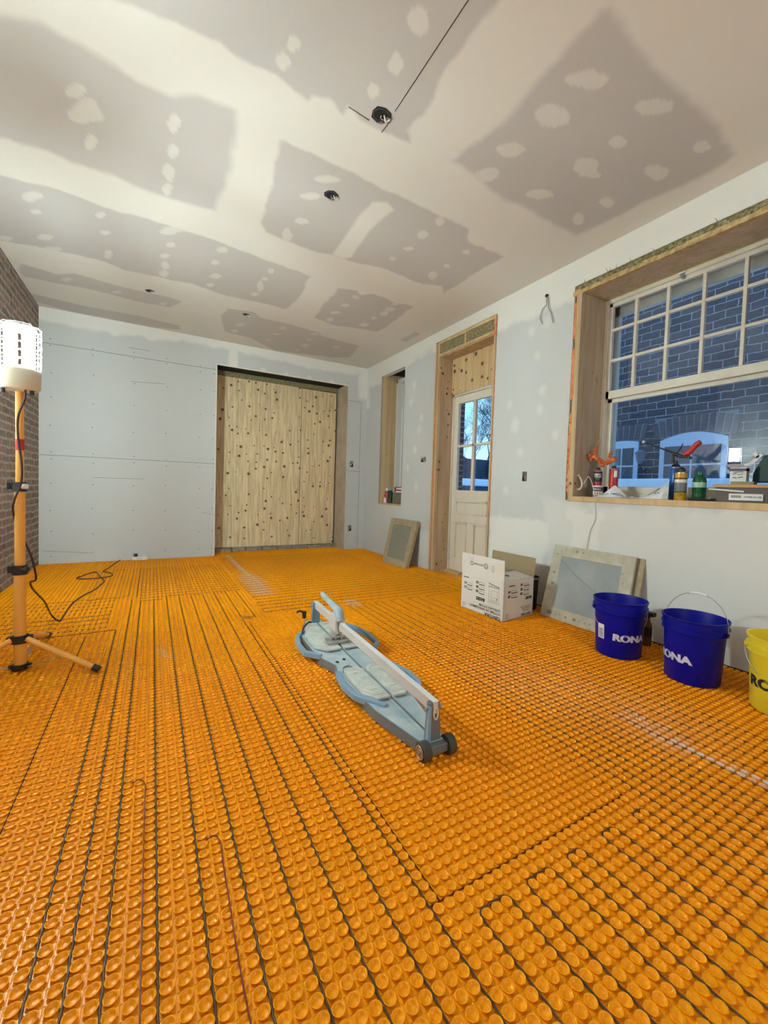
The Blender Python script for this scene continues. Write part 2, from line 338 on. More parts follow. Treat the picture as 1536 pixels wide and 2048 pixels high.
mudstroke = [C((664,510),(684,482),(718,432),(746,404),(773,404),(787,420),(766,436),(742,459),(719,490),(703,514),(688,518))]
spots = [(585,88,12,16),(565,125,12,18),(745,180,10,18),(795,125,15,22),(840,45,22,32),(350,247,11,16),(348,302,11,13),(338,345,13,16),(335,380,9,12),(180,285,12,15),(170,220,32,28),(150,180,25,14),
 (62,394,20,9),(72,424,12,6),(88,474,15,6),(203,430,9,6),(213,466,10,5),(218,508,8,9),(105,498,16,5),(340,462,22,7),(341,490,9,5),(330,512,10,4),(331,530,9,8),(330,548,10,7),(446,499,12,6),(432,525,8,5),(430,553,12,5),(422,570,8,4),(541,541,6,5),(530,558,6,4),(520,572,6,9),(510,588,7,4),(10,478,14,5),
 (655,357,25,7),(620,393,19,7),(602,442,15,7),(574,470,8,14),(879,443,9,7),(843,469,10,8),(818,497,12,4),(786,519,7,4),(931,504,8,4),(893,532,6,4),(865,551,9,7),(712,595,7,3),(693,611,9,3),(671,625,11,3),(659,639,7,4),(790,607,7,3),(778,618,9,5),(768,627,8,4),(748,636,6,3),(728,650,12,4),
 (1100,235,30,26),(1178,160,36,18),(1022,300,26,14),(977,347,24,14),(1315,215,36,18),(1238,285,22,13),(1172,335,24,16),(1190,348,20,7),(1315,345,20,14),(1400,295,18,10),(1083,390,22,10),(1155,440,12,12),(1215,405,14,11),
 (133,559,10,5),(235,584,8,4),(327,608,8,3),(480,650,9,3),(470,662,7,3),(565,656,7,3),(553,668,8,2),(536,680,6,2),(628,668,8,3),(618,680,8,3),(609,691,8,3),(675,694,7,3),(595,700,6,2)]
def ceil_mud(x, y):
    ed = fbm(x, y, 4.0)*.10+fbm(x, y, 14)*.05
    wx = fbm(x, y, 9)*1.1; wy = fbm(x+3, y+7, 9)*1.1
    m = np.ones(x.shape)
    for k, g in enumerate(grey):
        sm = .35 if k >= 6 else 1
        m = np.minimum(m, 1-sstep(poly_sd(x, y, g)+ed*sm*.5, .010 if k not in (0, 5) else .022)*(.85 if k >= 6 else 1))
    for g in mudstroke: m = np.maximum(m, sstep(poly_sd(x, y, g)+ed*.1, .012))
    for (cx, cy, rx, ry) in spots:
        c = onC(cx, cy); a = onC(cx+rx, cy)-c; b = onC(cx, cy-ry)-c
        A = np.array([[a.x, b.x], [a.y, b.y]]); I = np.linalg.inv(A)
        dx = x-c.x; dy = y-c.y; s_ = np.abs(I[0, 0]*dx+I[0, 1]*dy+wx)**1.7+np.abs(I[1, 0]*dx+I[1, 1]*dy+wy)**1.7
        near = s_ < 4
        val = np.zeros(x.shape); val[near] = np.clip((1.25-s_[near]-ed[near]*3)/.25, 0, 1)*.72
        m = np.maximum(m, val)
    return m
YN = -3.0
st = .0125
ceiling = struct(sheet('ceiling', np.arange(AX, BX+st, st).clip(AX, BX), np.concatenate([np.arange(YN, .3, .05), np.arange(.3, DY, st), [DY]]),
    lambda u, v: np.stack([u, v, np.full(u.shape, HZ)], 1), ceil_mud, 'ceil'))
# roof slab above, keeps daylight out
b = MB(); b.box((AX-.4, YN-.3, HZ+.30), (BX+.5, DY+.6, HZ+.4)); struct(b.build('roof_slab', 'paint'))
def hb(u, v):   # back wall: u=x, v=z
    ed = fbm(u, v, 5)*.09+fbm(u, v, 17)*.02
    m = sstep(2.70-v+.03*np.sin(u*2.3)+ed, .02)
    m = np.maximum(m, sstep(np.maximum(2.735-u, 2.33-v)+ed*.5, .015))
    m = np.maximum(m, sstep(np.maximum(np.abs(u-.915)-.05, 2.52-v)+ed*.6, .015))
    for x0 in (1.3, 1.62, 1.95, 2.3): m = np.maximum(m, sstep(np.hypot(u-x0, (v-2.535)*1.3)-.035+ed*.3, .012)*.8)
    return m
BO = (.716, 2.556, -1, 2.505)
g = lambda a, b_, s_=.014: np.append(np.arange(a, b_, s_), b_)
wall_back = struct(sheet('wall_back', np.concatenate([g(AX, BO[0]), g(BO[0], BO[1]), g(BO[1], BX)]), np.concatenate([g(0, BO[3], .03), g(BO[3], HZ)]),
    lambda u, v: np.stack([u, np.full(u.shape, DY), v], 1), hb, 'wall', holes=[BO]))
WO = (.855, 2.212, .925, 2.615); DO = (3.072, 4.085, -1, 2.70); SO = (4.772, 5.418, .755, 2.61)
def hr(u, v):   # right wall: u=y, v=z
    ed = fbm(u, v, 5)*.10+fbm(u, v, 17)*.03
    m = sstep(2.56+.05*np.sin(u*1.9)-v+ed, .02)
    m = np.maximum(m, sstep(np.maximum(5.80-u, 2.2-v)+ed*.5, .015)*.9)
    m = np.maximum(m, sstep(np.maximum(np.abs(u-5.0)-.22, 2.4-v)+ed*.6, .015))
    m = np.maximum(m, sstep(np.maximum(np.abs(v-.52)-.20, np.abs(u-2.72)-.36)+ed*1.2, .02)*.9)
    m = np.maximum(m, sstep(np.maximum(np.abs(v-.52)-.38, np.abs(u-1.25)-1.15)+ed*2.4, .03)*.55)
    m = np.maximum(m, sstep(np.maximum(np.abs(v-.62)-.24, np.abs(u-2.02)-.14)+ed*1.4, .02)*.9)
    m = np.maximum(m, sstep(np.maximum(np.abs(u-4.28)-.18, v-.45)+ed*.8, .02)*.6)
    for (px, py, r) in [(830,900,.05),(838,860,.04),(815,935,.03),(832,975,.035),(1063,663,.035),(1095,640,.04),(1075,712,.03),(1040,905,.03),(1020,810,.03),(1012,980,.03),(1030,850,.05),(828,770,.04),(843,835,.03),(1085,780,.03),(1080,820,.03),(822,805,.035),(1110,870,.03)]:
        p = onR(px, py); m = np.maximum(m, sstep(np.hypot(u-p.y, (v-p.z)*.8)-r+ed*.4, .02)*.6)
    return m
us = np.concatenate([g(YN, WO[0], .03), g(WO[0], WO[1]), g(WO[1], DO[0]), g(DO[0], DO[1], .03), g(DO[1], SO[0]), g(SO[0], SO[1], .03), g(SO[1], DY)])
vs = np.concatenate([g(0, SO[2], .018), g(SO[2], WO[2], .02), g(WO[2], SO[3], .02), [WO[3]], g(DO[3], HZ)])
wall_right = struct(sheet('wall_right', us, vs, lambda u, v: np.stack([np.full(u.shape, BX), u, v], 1), hr, 'wall', holes=[WO, DO, SO]))
# board edges round the openings and board behind (one thickness of plasterboard)
def reveal(mb, x0, x1, h):
    y0, y1, z0, z1 = h; z0 = max(z0, 0); t = .001
    mb.box((x0, y0-t, z0), (x1, y0, z1)); mb.box((x0, y1, z0), (x1, y1+t, z1)); mb.box((x0, y0, z1), (x1, y1, z1+t))
b = MB()
for h in (WO, DO, SO): reveal(b, BX, BX+.014, h)
b.build('board_edges', 'white', wall_right)
# masonry behind the right wall, with the openings left free
b = MB(); X0, X1 = BX+.016, 3.40
for (y0, y1, z0, z1) in [(YN, .80, -.1, HZ+.3), (.80, 2.26, -.1, .86), (.80, 2.26, 2.66, HZ+.3), (2.26, 3.03, -.1, HZ+.3), (3.03, 4.13, 2.76, HZ+.3),
                         (4.13, 4.74, -.1, HZ+.3), (4.74, 5.46, -.1, .72), (4.74, 5.46, 2.70, HZ+.3), (5.46, DY+.6, -.1, HZ+.3)]:
    b.box((X0, y0, z0), (X1, y1, z1))
b.build('masonry', 'mason', wall_right)
# left brick wall, near wall
b = MB(); b.box((AX-.3, 3.15, -.1), (AX, DY+.6, HZ+.3), 0); b.box((AX-.3, YN-.3, -.1), (AX, 3.15, HZ+.3), 1)
struct(b.build('wall_left', ['brick', mat('mudded_board', (.60, .595, .57), .9)]))
b = MB(); b.box((BX-.003, YN, 0), (BX-.0005, 2.9, .012)); b.build('floor_gap_shade', 'void', wall_right)  # near-black strip on the wall standing in for shade in the floor gap
b = MB(); b.box((AX, YN-.2, -.1), (BX+.5, YN, HZ+.3)); struct(b.build('wall_near', 'paint'))
b = MB(); b.box((AX, DY+.42, -.1), (BX+.5, DY+.6, HZ+.3)); b.box((AX, DY+.02, -.1), (BO[0]-.03, DY+.42, HZ+.3)); b.box((BO[1]+.03, DY+.02, -.1), (BX+.5, DY+.42, HZ+.3))
b.box((BO[0]-.03, DY+.02, 2.60), (BO[1]+.03, DY+.42, HZ+.3)); b.build('backing', 'void', wall_back)
# joints, screw heads and scuffs on the back wall
b = MB()
for z in (1.219, 2.438): b.box((AX, DY-.0012, z-.002), (BO[0], DY, z+.002)); b.box((BO[1]+.02, DY-.0012, z-.002 if z < 2 else z-.15), (2.79, DY, z+.002 if z < 2 else z-.146))
b.box((2.79, DY-.0012, 0), (2.794, DY, 2.29))
for (a, c) in [((85,1102),(183,1106)),((262,763),(330,768)),((185,955),(290,958)),((258,695),(300,702)),((402,1024),(430,1030))]:
    p, q = onB(*a), onB(*c); b.bar((p.x, DY-.0006, p.z), (q.x, DY-.0006, q.z), .0012, .003, (0, 0, 1))
for x0 in (-.98, -.60, -.20, .14, .52, .68):
    for z in (.10, .35, .62, .90, 1.17, 1.26, 1.55, 1.85, 2.14, 2.40, 2.47):
        zz = z+.02*math.sin(x0*40+z*9); b.cyl((x0+.006*math.sin(z*7), DY, zz), (x0+.006*math.sin(z*7), DY-.0012, zz), .0055, n=8)
for x0 in (2.60, 2.76):
    for z in (.12, .4, .7, 1.0, 1.19, 1.26, 1.6, 1.9, 2.2): b.cyl((x0, DY, z), (x0, DY-.0012, z), .005, n=8)
b.build('joints_and_screws', mat('dark_mark', (.10, .10, .10), .8), wall_back)
# back opening linings
b = MB(); YP = 6.285
b.box((BO[1], DY-.001, 0), (BO[1]+.012, YP+.02, 2.56)); b.build('right_lining', mat('lining_board', (.55, .46, .36), .8, noise=(5, (.45, .36, .27), .4, .7)), wall_back)
b = MB(); b.box((BO[0]-.014, DY-.004, 0), (BO[0], DY+.05, 2.52)); b.box((BO[0]-.014, DY-.004, 2.505), (BO[1]+.014, DY+.012, 2.522)); b.build('board_edge', 'white', wall_back)
b = MB(); b.box((BO[0]-.014, DY+.012, 2.53), (BO[1], YP, 2.56)); b.build('shaded_header', 'void', wall_back)  # header coloured near-black for the shade above the plywood
b = MB(); b.box((BO[0], YP-.03, 2.462), (BO[1], YP+.03, 2.53)); b.build('insulation', 'wool', wall_back)
b = MB(); b.box((BO[0], YP+.03, 0), (BO[1], YP+.05, 2.54)); b.build('void_backing', 'void', wall_back)
b = MB(); x = BO[0]+.02; rn = random.Random(2)
while x < BO[1]-.05:
    l = rn.uniform(.17, .24); b.box((x, YP-.10+rn.uniform(-.008, .008), 0), (min(x+l, BO[1]-.005), YP+.02, .052+rn.uniform(-.006, .008))); x += l+.012
b.build('sill_bricks', mat('grey_sill_brick', (.28, .24, .20), .9, noise=(20, (.4, .36, .3), .4, .7), bump=(40, .6, .006)), wall_back, bevel=.003)
b = MB(); b.box((BO[0]+.004, YP-.012, .055), (1.962, YP+.010, 2.462)); tag(b.build('plywood_sheet', 'ply'), 'wide left plywood sheet closing the back wall opening', 'plywood', 'plywood sheets in the back opening')
b = MB(); b.box((1.972, YP-.004, .055), (BO[1]-.022, YP+.012, 2.455)); tag(b.build('plywood_sheet', 'ply'), 'narrow right plywood sheet closing the back wall opening', 'plywood', 'plywood sheets in the back opening')

# chalk line on the ceiling
b = MB(); zc = HZ-.0015
for (p, q) in [(((940, -6)), (790, 222)), ((780, 243), (763, 264)), ((697, 213), (738, 240))]:
    p = onC(*p); q = onC(*q); b.bar((p.x, p.y, zc), (q.x, q.y, zc), .003, .001)
b.build('chalk_line', 'ink', ceiling)

# ------------------------------------------------------------------ floor: studded orange uncoupling membrane
SX, SY, X00, Y00 = .03055, .0312, -.197, .749
def colx(i): return X00+SX*i
def rowy(j): return Y00+SY*j
random.seed(5)
dustseg = [((1275,1440),(1340,1484),.08,.38),((1340,1484),(1536,1572),.02,1.),((1536,1572),(1700,1650),.02,1.),((455,1112),(497,1152),.025,.9),((497,1152),(525,1186),.09,.5),((700,1203),(712,1210),.05,.7),((318,1300),(340,1318),.02,.3),((1050,1360),(1300,1440),.25,.10)]
def build_floor():
    V = []; Fq = []; Tri = []; D_ = []; base = 0
    def dust(x, y):
        d = np.zeros(x.shape)
        for (a, c, r, k) in dustseg:
            pa = onF(*a); pc = onF(*c); dd = seg_dist(x, y, (pa.x, pa.y), (pc.x, pc.y)); d = np.maximum(d, k*np.clip(1.4-dd/r, 0, 1))
        return d*(.55+.9*rs.rand(*x.shape))
    def region(j0, j1, n, prof):
        nonlocal base
        I, J = np.meshgrid(np.arange(-29, 101), np.arange(j0, j1), indexing='ij')
        cx = (X00+SX*(I+.5)).ravel(); cy = (Y00+SY*(J+.5)).ravel()
        ok = (cx > AX+.012) & (cx < BX-.012) & (cy < DY-.012) | ((cx > BO[0]+.02) & (cx < BO[1]-.02) & (cy < YP-.12) & (cy > DY-.02)); cx = cx[ok]; cy = cy[ok]
        t = 2*np.pi*np.arange(n)/n; P = []
        for r, z in prof[:-1]: P.append(np.stack([r*np.cos(t), r*np.sin(t), np.full(n, z)], 1))
        P.append(np.array([[0, 0, prof[-1][1]]])); P = np.concatenate(P); k = len(prof)-1
        co = P[None]+np.stack([cx, cy, 0*cx], 1)[:, None, :]; m = len(cx)
        q = np.array([(a*n+i, a*n+(i+1) % n, (a+1)*n+(i+1) % n, (a+1)*n+i) for a in range(k-1) for i in range(n)])
        tr = np.array([((k-1)*n+i, (k-1)*n+(i+1) % n, k*n) for i in range(n)])
        offs = base+np.arange(m)*len(P)
        V.append(co.reshape(-1, 3)); Fq.append((q[None]+offs[:, None, None]).reshape(-1, 4)); Tri.append((tr[None]+offs[:, None, None]).reshape(-1, 3))
        D_.append(np.repeat(dust(cx, cy), len(P))); base += m*len(P)
    hi = [(.0110, 0), (.0118, .0046), (.0130, .0056), (.0133, .0063), (.0127, .0069), (.0117, .0067), (.0102, .0046), (.0088, .0014), (.0070, .0004), (0, .0003)]
    lo = [(.0114, 0), (.0133, .0060), (.0120, .0068), (.0090, .0010), (0, .0004)]
    region(-102, -12, 8, lo); region(-12, 50, 18, hi); region(50, 182, 9, lo)
    # thin moulded ribs between the studs, and the base film
    ribs = []
    def boxv(x0, x1, y0, y1, z):
        nonlocal base
        v = np.array([(x0, y0, 0), (x1, y0, 0), (x1, y1, 0), (x0, y1, 0), ((x0+x1)/2 if x1-x0 < y1-y0 else x0, y0 if x1-x0 < y1-y0 else (y0+y1)/2, z), ((x0+x1)/2 if x1-x0 < y1-y0 else x1, y1 if x1-x0 < y1-y0 else (y0+y1)/2, z)])
        f = [(0, 4, 5, 3), (1, 2, 5, 4)] if x1-x0 < y1-y0 else [(0, 1, 5, 4), (3, 4, 5, 2)]
        V.append(v); Fq.append(np.array(f)+base); D_.append(np.zeros(6)); base += 6
    for i in range(-29, 101): boxv(colx(i)-.0009, colx(i)+.0009, -1.2, DY, .0016)
    for j in range(-12, 165): boxv(AX, BX, rowy(j)-.0009, rowy(j)+.0009, .0012)
    for (x0, x1, y0, y1) in [(AX, BX, YN, DY), (BO[0], BO[1], DY, YP-.09), (BX, 3.12, 3.12, 4.0)]:
        V.append(np.array([(x0, y0, 0), (x1, y0, 0), (x1, y1, 0), (x0, y1, 0)])); Fq.append(np.array([(0, 1, 2, 3)])+base); D_.append(np.zeros(4)); base += 4
    V_ = np.concatenate(V).astype(np.float32); Q = np.concatenate(Fq).astype(np.int32); T = np.concatenate(Tri).astype(np.int32)
    me = bpy.data.meshes.new('floor'); me.vertices.add(len(V_)); me.vertices.foreach_set('co', V_.ravel())
    me.loops.add(Q.size+T.size); me.loops.foreach_set('vertex_index', np.concatenate([Q.ravel(), T.ravel()]))
    me.polygons.add(len(Q)+len(T)); me.polygons.foreach_set('loop_start', np.concatenate([np.arange(0, Q.size, 4), Q.size+np.arange(0, T.size, 3)]).astype(np.int32))
    me.update(calc_edges=True); me.polygons.foreach_set('use_smooth', np.ones(len(me.polygons), bool))
    a = me.attributes.new('dust', 'FLOAT', 'POINT'); a.data.foreach_set('value', np.concatenate(D_).astype(np.float32))
    me.materials.append(M['orange']); o = bpy.data.objects.new('floor', me); COL.objects.link(o); return o
n = M['orange'].node_tree; pb = n.nodes['Principled BSDF']; src = pb.inputs['Base Color'].links[0].from_socket
at = n.nodes.new('ShaderNodeAttribute'); at.attribute_name = 'dust'; mx = n.nodes.new('ShaderNodeMix'); mx.data_type = 'RGBA'
n.links.new(at.outputs['Fac'], mx.inputs[0]); n.links.new(src, mx.inputs[6]); mx.inputs[7].default_value = (.72, .56, .45, 1); n.links.new(mx.outputs[2], pb.inputs['Base Color'])
floor = struct(build_floor())
b = MB()
def seamY(i, j0, j1): b.box((colx(i)-.0016, rowy(j0), .0004), (colx(i)+.0016, rowy(j1), .0022))
def seamX(j, i0, i1): b.box((colx(i0), rowy(j)-.0016, .0004), (colx(i1), rowy(j)+.0016, .0022))
seamY(26, 0, 72); seamX(0, 25, 50); seamY(-5, -30, 76); seamX(102, 26, 50); seamY(50, 0, 30)
b.build('sheet_seams', 'seam', floor)
b = MB(); b.box((AX, YN, -.12), (BX+.5, YP+.1, -.004)); b.build('subfloor', 'greyply', floor)

# heating cable runs
def cable(name, label, runs, r=.0024, material='cable'):
    b = MB()
    for run in runs:
        P = []
        for k in range(len(run)-1):
            (x0, y0), (x1, y1) = run[k], run[k+1]; L = math.hypot(x1-x0, y1-y0); m = max(2, int(L/.0156)); ux, uy = (x1-x0)/max(L, 1e-6), (y1-y0)/max(L, 1e-6)
            for q in range(m+(k == len(run)-2)):
                s_ = q/m*L; am = .0011*math.sin(s_/.0312*math.pi) if .03 < s_ < L-.03 else 0
                P.append((x0+ux*s_-uy*am, y0+uy*s_+ux*am, .0036+.0006*math.sin(s_*67)))
        b.tube(P, r, 6)
    return tag(b.build(name, material, smooth=True), label, 'cable', 'heating cable runs pressed into the floor')
def U(i0, i1, j, jend=-60):   # two runs joined by a rounded turn at the far end
    x0, x1, y = colx(i0), colx(i1), rowy(j); c = .012
    return [(x0, rowy(jend)), (x0, y-c), (x0+c*.4, y-c*.4), (x0+c, y), (x1-c, y), (x1-c*.4, y-c*.4), (x1, y-c), (x1, rowy(jend))]
ys = lambda y: round((y-Y00)/SY)
xi = lambda x: round((x-X00)/SX)
J = {0: 3.172, 2: 3.93, 4: 3.86, 7: 3.80}
runs = [[(colx(2), -1), (colx(2), 3.93)], [(colx(4), -1), (colx(4), 3.86), (colx(9), 3.86)], [(colx(7), -1), (colx(7), 3.80)],
        U(10, 13, ys(3.95)), U(16, 19, ys(3.91)), [(colx(22), -1), (colx(22), 3.91), (colx(25), 3.91), (colx(25), 3.11), (colx(28), 3.11), (colx(28), 3.90)],
        [(colx(25), -1), (colx(25), 3.07), (colx(29), 3.09)], [(colx(0), -1), (colx(0), 3.172), (-1.06, 3.172)]]
cable('heating_cable', 'dark cable running in long straight lanes down the left middle of the floor', runs)
runs = [U(28, 31, -2), U(33, 36, -2), U(38, 40, -2), U(43, 45, -2), U(48, 50, -2)]
cable('heating_cable', 'dark cable making five hairpin turns at the bottom right of the floor', runs)
A_ = {'A': 77, 'B': 74, 'C': 71, 'D': 68, 'E': 65, 'F': 62, 'G': 60, 'H': 58, 'I': 56, 'J': 54, 'K': 52}
jt = ys(3.075)
runs = [[(colx(77), -1), (colx(77), 3.075), (2.60, 3.13)], U(71, 74, jt), U(65, 68, jt), U(60, 62, jt), U(56, 58, jt), U(52, 54, jt)]
cable('heating_cable', 'dark cable lanes between the tile cutter and the buckets', runs)
runs = []; y = 3.176; k = 0; P = [(2.60, y)]
while y < 5.72:
    xr = 2.59 if y < 4.05 else 2.44; xl = .742
    if k % 2 == 0: P += [(xl, y), (xl, y+.0936)]
    else: P += [(xr, y), (xr, y+.0936)]
    y += .0936; k += 1
runs.append(P); runs.append([(2.68, 3.15), (2.68, 4.05)]); runs.append([(2.75, 3.3), (2.72, 4.12)])
cable('heating_cable', 'cable rows packed crosswise in front of the back wall opening', runs)
P = []; y = 3.95; k = 0
while y < 5.34: P += [(-.085, y), (.70, y)] if k % 2 == 0 else [(.70, y), (-.085, y)]; y += .0936; k += 1
cable('heating_cable', 'square block of crosswise cable rows left of the dusty streak', [P])
P = []; y = 3.255; k = 0
while y < 4.05: P += [(-.255, y), (-1.06, y)] if k % 2 == 0 else [(-1.06, y), (-.255, y)]; y += .0985; k += 1
runs = [P]
P = []; k = 0
for x in (-.52, -.435, -.345, -.25, -.163, -.105): P += [(x, 4.10), (x, 5.28)] if k % 2 == 0 else [(x, 5.28), (x, 4.00)]; k += 1
runs.append(P); cable('heating_cable', 'cable rows and lanes behind the tripod by the brick wall', runs)
for nm, pts, lb in (('sensor_wire', [(268,1565),(276,1559),(286,1561),(291,1570),(289,1620),(287,1700),(285,1800),(281,1950),(279,2060)], 'thin red wire with a hooked end, upper one on the near floor'),
                ('sensor_wire', [(416,1678),(424,1672),(434,1672),(441,1684),(447,1730),(458,1800),(472,1890),(487,1975),(504,2060)], 'thin red wire with a hooked end, nearer one on the floor')):
    b = MB(); P = [onF(x, y, .0072) for x, y in pts]; b.tube(P, .0016, 6); b.cyl(P[0]-Vector((.006, 0, 0)), P[0], .003, n=8)
    tag(b.build(nm, 'redwire', smooth=True), lb, 'wire')

# ------------------------------------------------------------------ window_1 (large sash window)
win = sempty('window_1', (3.19, 1.53, .925))
XI, XG = 3.185, 3.215; yl, yr = 2.143, .925
b = MB()   # jamb boards, head board and sill board
b.box((BX-.004, yl, .955), (XI+.08, yl+.018, 2.56)); b.box((BX-.004, yr-.018, .955), (XI+.08, yr, 2.56)); b.build('jamb_board', 'greyply', win)
b = MB(); b.box((BX-.004, yr-.02, 2.545), (XI+.08, yl+.018, 2.565)); b.build('head_board', 'greyply', win)
b = MB(); b.box((BX-.006, yr-.05, .915), (XI+.10, yl+.045, .955)); b.build('sill_board', 'pine', win, bevel=.002)
b = MB(); b.box((BX-.002, yl+.018, .93), (BX+.03, yl+.045, 2.58)); b.box((BX-.002, yr-.045, .93), (BX+.03, yr-.018, 2.58)); b.build('stud', 'pine', win)
for (z0, z1, r, am) in ((2.20, 2.50, .015, .10), (1.72, 2.13, .016, .12), (.98, 1.62, .013, .45), (2.53, 2.60, .012, .3)):
    b = MB(); P = []; R_ = []; z = z0; rn = random.Random(int(z0*100))
    while z < z1: P.append((BX+.006, yl+.055+rn.uniform(-.003, .003), z)); R_.append(r*(1+am*rn.uniform(-1, .6))); z += .012
    R_[0] *= .5; R_[-1] *= .5; b.tube(P, R_, 10); b.build('spray_foam', 'foam', win, smooth=True)
b = MB(); b.box((BX+.02, yl+.04, .92), (BX+.05, WO[1]+.01, 2.62)); b.build('gap_backing', 'greyply', win)
b = MB(); rn = random.Random(3); y = yr-.05
while y < WO[1]-.002:
    b.blob((BX+.010+rn.uniform(0, .006), y, 2.590+rn.uniform(-.004, .006)), .024, rn.randint(0, 999), (.6, 1.6, 1.15), amp=.15); y += .016
for k in range(7): y = rn.uniform(yr, WO[1]-.02); b.cyl((BX-.012, y, 2.60), (BX-.02, y+rn.uniform(-.02, .02), 2.63+rn.uniform(-.005, .015)), .003, .0005, 5)
b.build('insulation', 'wool', win, smooth=True)
b = MB(); b.box((BX+.03, yr-.05, 2.55), (BX+.1, WO[1], 2.64)); b.build('insulation_batt', 'wool', win)
b = MB(); y = yr-.05; rn = random.Random(14)
while y < yl: b.box((BX-.006+rn.uniform(-.002, .002), y, 2.540), (BX+.02, y+.09, 2.565+rn.uniform(0, .012))); y += .09
b.build('torn_edge_batten', mat('torn_wood', (.42, .28, .12), .9, noise=(30, (.60, .44, .22), .4, .6)), win)
# frame and sashes
b = MB(); b.box((XI, yl-.03, .955), (XI+.09, yl, 2.56)); b.box((XI, yr, .955), (XI+.09, yr+.03, 2.56)); b.box((XI-.005, yr, 2.515), (XI+.09, yl, 2.56)); b.box((XI, yr, .955), (XI+.09, yl, .985)); b.build('window_frame', 'sash', win, bevel=.003)
b = MB(); b.box((XI-.012, yr+.005, 2.542), (XI, yl-.005, 2.550)); b.build('weather_strip', mat('yellow_green_strip', (.42, .42, .12), .6), win)
us_ = sempty  # noqa
def sash(name, y0, y1, z0, z1, x, st_, rl, ml, rows, cols):
    b = MB(); b.box((x, y0, z0), (x+.035, y0+st_, z1)); b.box((x, y1-st_, z0), (x+.035, y1, z1)); b.box((x, y0, z0), (x+.035, y1, z0+rl)); b.box((x, y0, z1-ml), (x+.035, y1, z1))
    o = b.build(name, 'sash', win, bevel=.003)
    if cols:
        for yv in cols: 
            m = MB(); m.box((x-.002, yv-.011, z0+rl), (x+.03, yv+.011, z1-ml)); m.build('muntin', 'sash', o, bevel=.003)
        for zv in rows:
            m = MB(); m.box((x+.001, y0+st_, zv-.011), (x+.031, y1-st_, zv+.011)); m.build('muntin', 'sash', o, bevel=.003)
    g_ = MB(); g_.box((x+.016, y0+st_-.003, z0+rl-.003), (x+.020, y1-st_+.003, z1-ml+.003)); g_.build('glass', 'glass', o)
    return o
upper = sash('upper_sash', yr+.03, yl-.03, 1.753, 2.515, XI+.012, .028, .062, .03, (2.30, 2.056), (1.897, 1.669, 1.441, 1.213))
lower = sash('lower_sash', yr+.03, yl-.03, .985, 1.753, XI+.045, .040, .06, .03, (), ())
b = MB(); b.box((XI+.10, yr, 2.43), (XI+.14, yl, 2.58)); b.box((XI+.10, yr, .90), (XI+.14, yl, .99)); b.box((XI+.10, yl-.06, .9), (XI+.14, yl+.02, 2.58)); b.box((XI+.10, yr-.02, .9), (XI+.14, yr+.06, 2.58)); b.build('outer_frame', 'sash', win)
b = MB(); pl = onR(1100+945/3.523, 380+590/3.523, XI+.01)
b.box((XI-.004, pl.y-.03, pl.z-.015), (XI+.012, pl.y+.03, pl.z-.008)); b.box((XI-.012, pl.y-.012, pl.z-.03), (XI+.01, pl.y+.012, pl.z+.012)); b.cyl((XI-.02, pl.y-.02, pl.z), (XI-.02, pl.y+.02, pl.z), .007, n=10)
b.cyl((XI-.016, pl.y, pl.z-.035), (XI+.01, pl.y, pl.z-.035), .006, n=10); b.build('sash_latch', 'metal', win)
b = MB(); p0 = onB(1100+340/3.523, 380+1360/3.523, yl-.002); b.tube([p0, p0+Vector((-.03, -.012, .004)), p0+Vector((-.065, -.02, .03))], .0014, 6); b.build('bent_nail', 'cable', win)

# ------------------------------------------------------------------ window_2 (narrow window near the corner)
w2 = sempty('window_2', (3.15, 5.1, .755))
b = MB(); XS = 3.135
b.box((BX+.02, SO[1]-.012, SO[2]), (XS+.12, SO[1]+.01, SO[3]+.05)); b.box((BX+.02, SO[0]-.01, SO[2]), (XS+.12, SO[0]+.012, SO[3]+.05)); b.build('jamb_board', 'pine', w2)
b = MB(); b.box((BX, SO[0], SO[3]-.014), (BX+.08, SO[1], SO[3])); b.build('head_board', 'white', w2)
b = MB(); b.box((BX, SO[1]-.004, SO[2]), (BX+.06, SO[1]-.001, SO[3])); b.build('paper_strip', mat('grey_paper', (.38, .33, .28), .9), w2)
b = MB(); b.box((BX+.08, SO[0], SO[3]+.03), (XS+.12, SO[1], SO[3]+.05)); b.build('dark_gap', 'void', w2)
b = MB(); b.box((BX-.002, SO[0], SO[2]-.02), (XS+.12, SO[1], SO[2]+.002)); b.build('sill_board', 'pine', w2)
b = MB(); a0, a1, z0, z1 = SO[0]+.012, SO[1]-.012, SO[2], SO[3]-.03
b.box((XS, a1-.035, z0), (XS+.10, a1, z1)); b.box((XS, a0, z0), (XS+.10, a0+.035, z1)); b.box((XS, a0, z1-.05), (XS+.10, a1, z1)); b.box((XS, a0, z0), (XS+.10, a1, z0+.05)); b.build('window_frame', 'white', w2, bevel=.003)
b = MB(); b.box((XS+.08, a1-.07, z0+.05), (XS+.11, a1-.035, z1-.05)); b.box((XS+.08, a0+.035, z0+.05), (XS+.11, a0+.07, z1-.05)); b.box((XS+.08, a0+.07, z1-.085), (XS+.11, a1-.07, z1-.05)); b.build('sash', 'white', w2, bevel=.002)
b = MB(); b.box((XS+.092, a0+.07, z0+.05), (XS+.096, a1-.07, z1-.085)); b.build('glass', 'glass', w2)

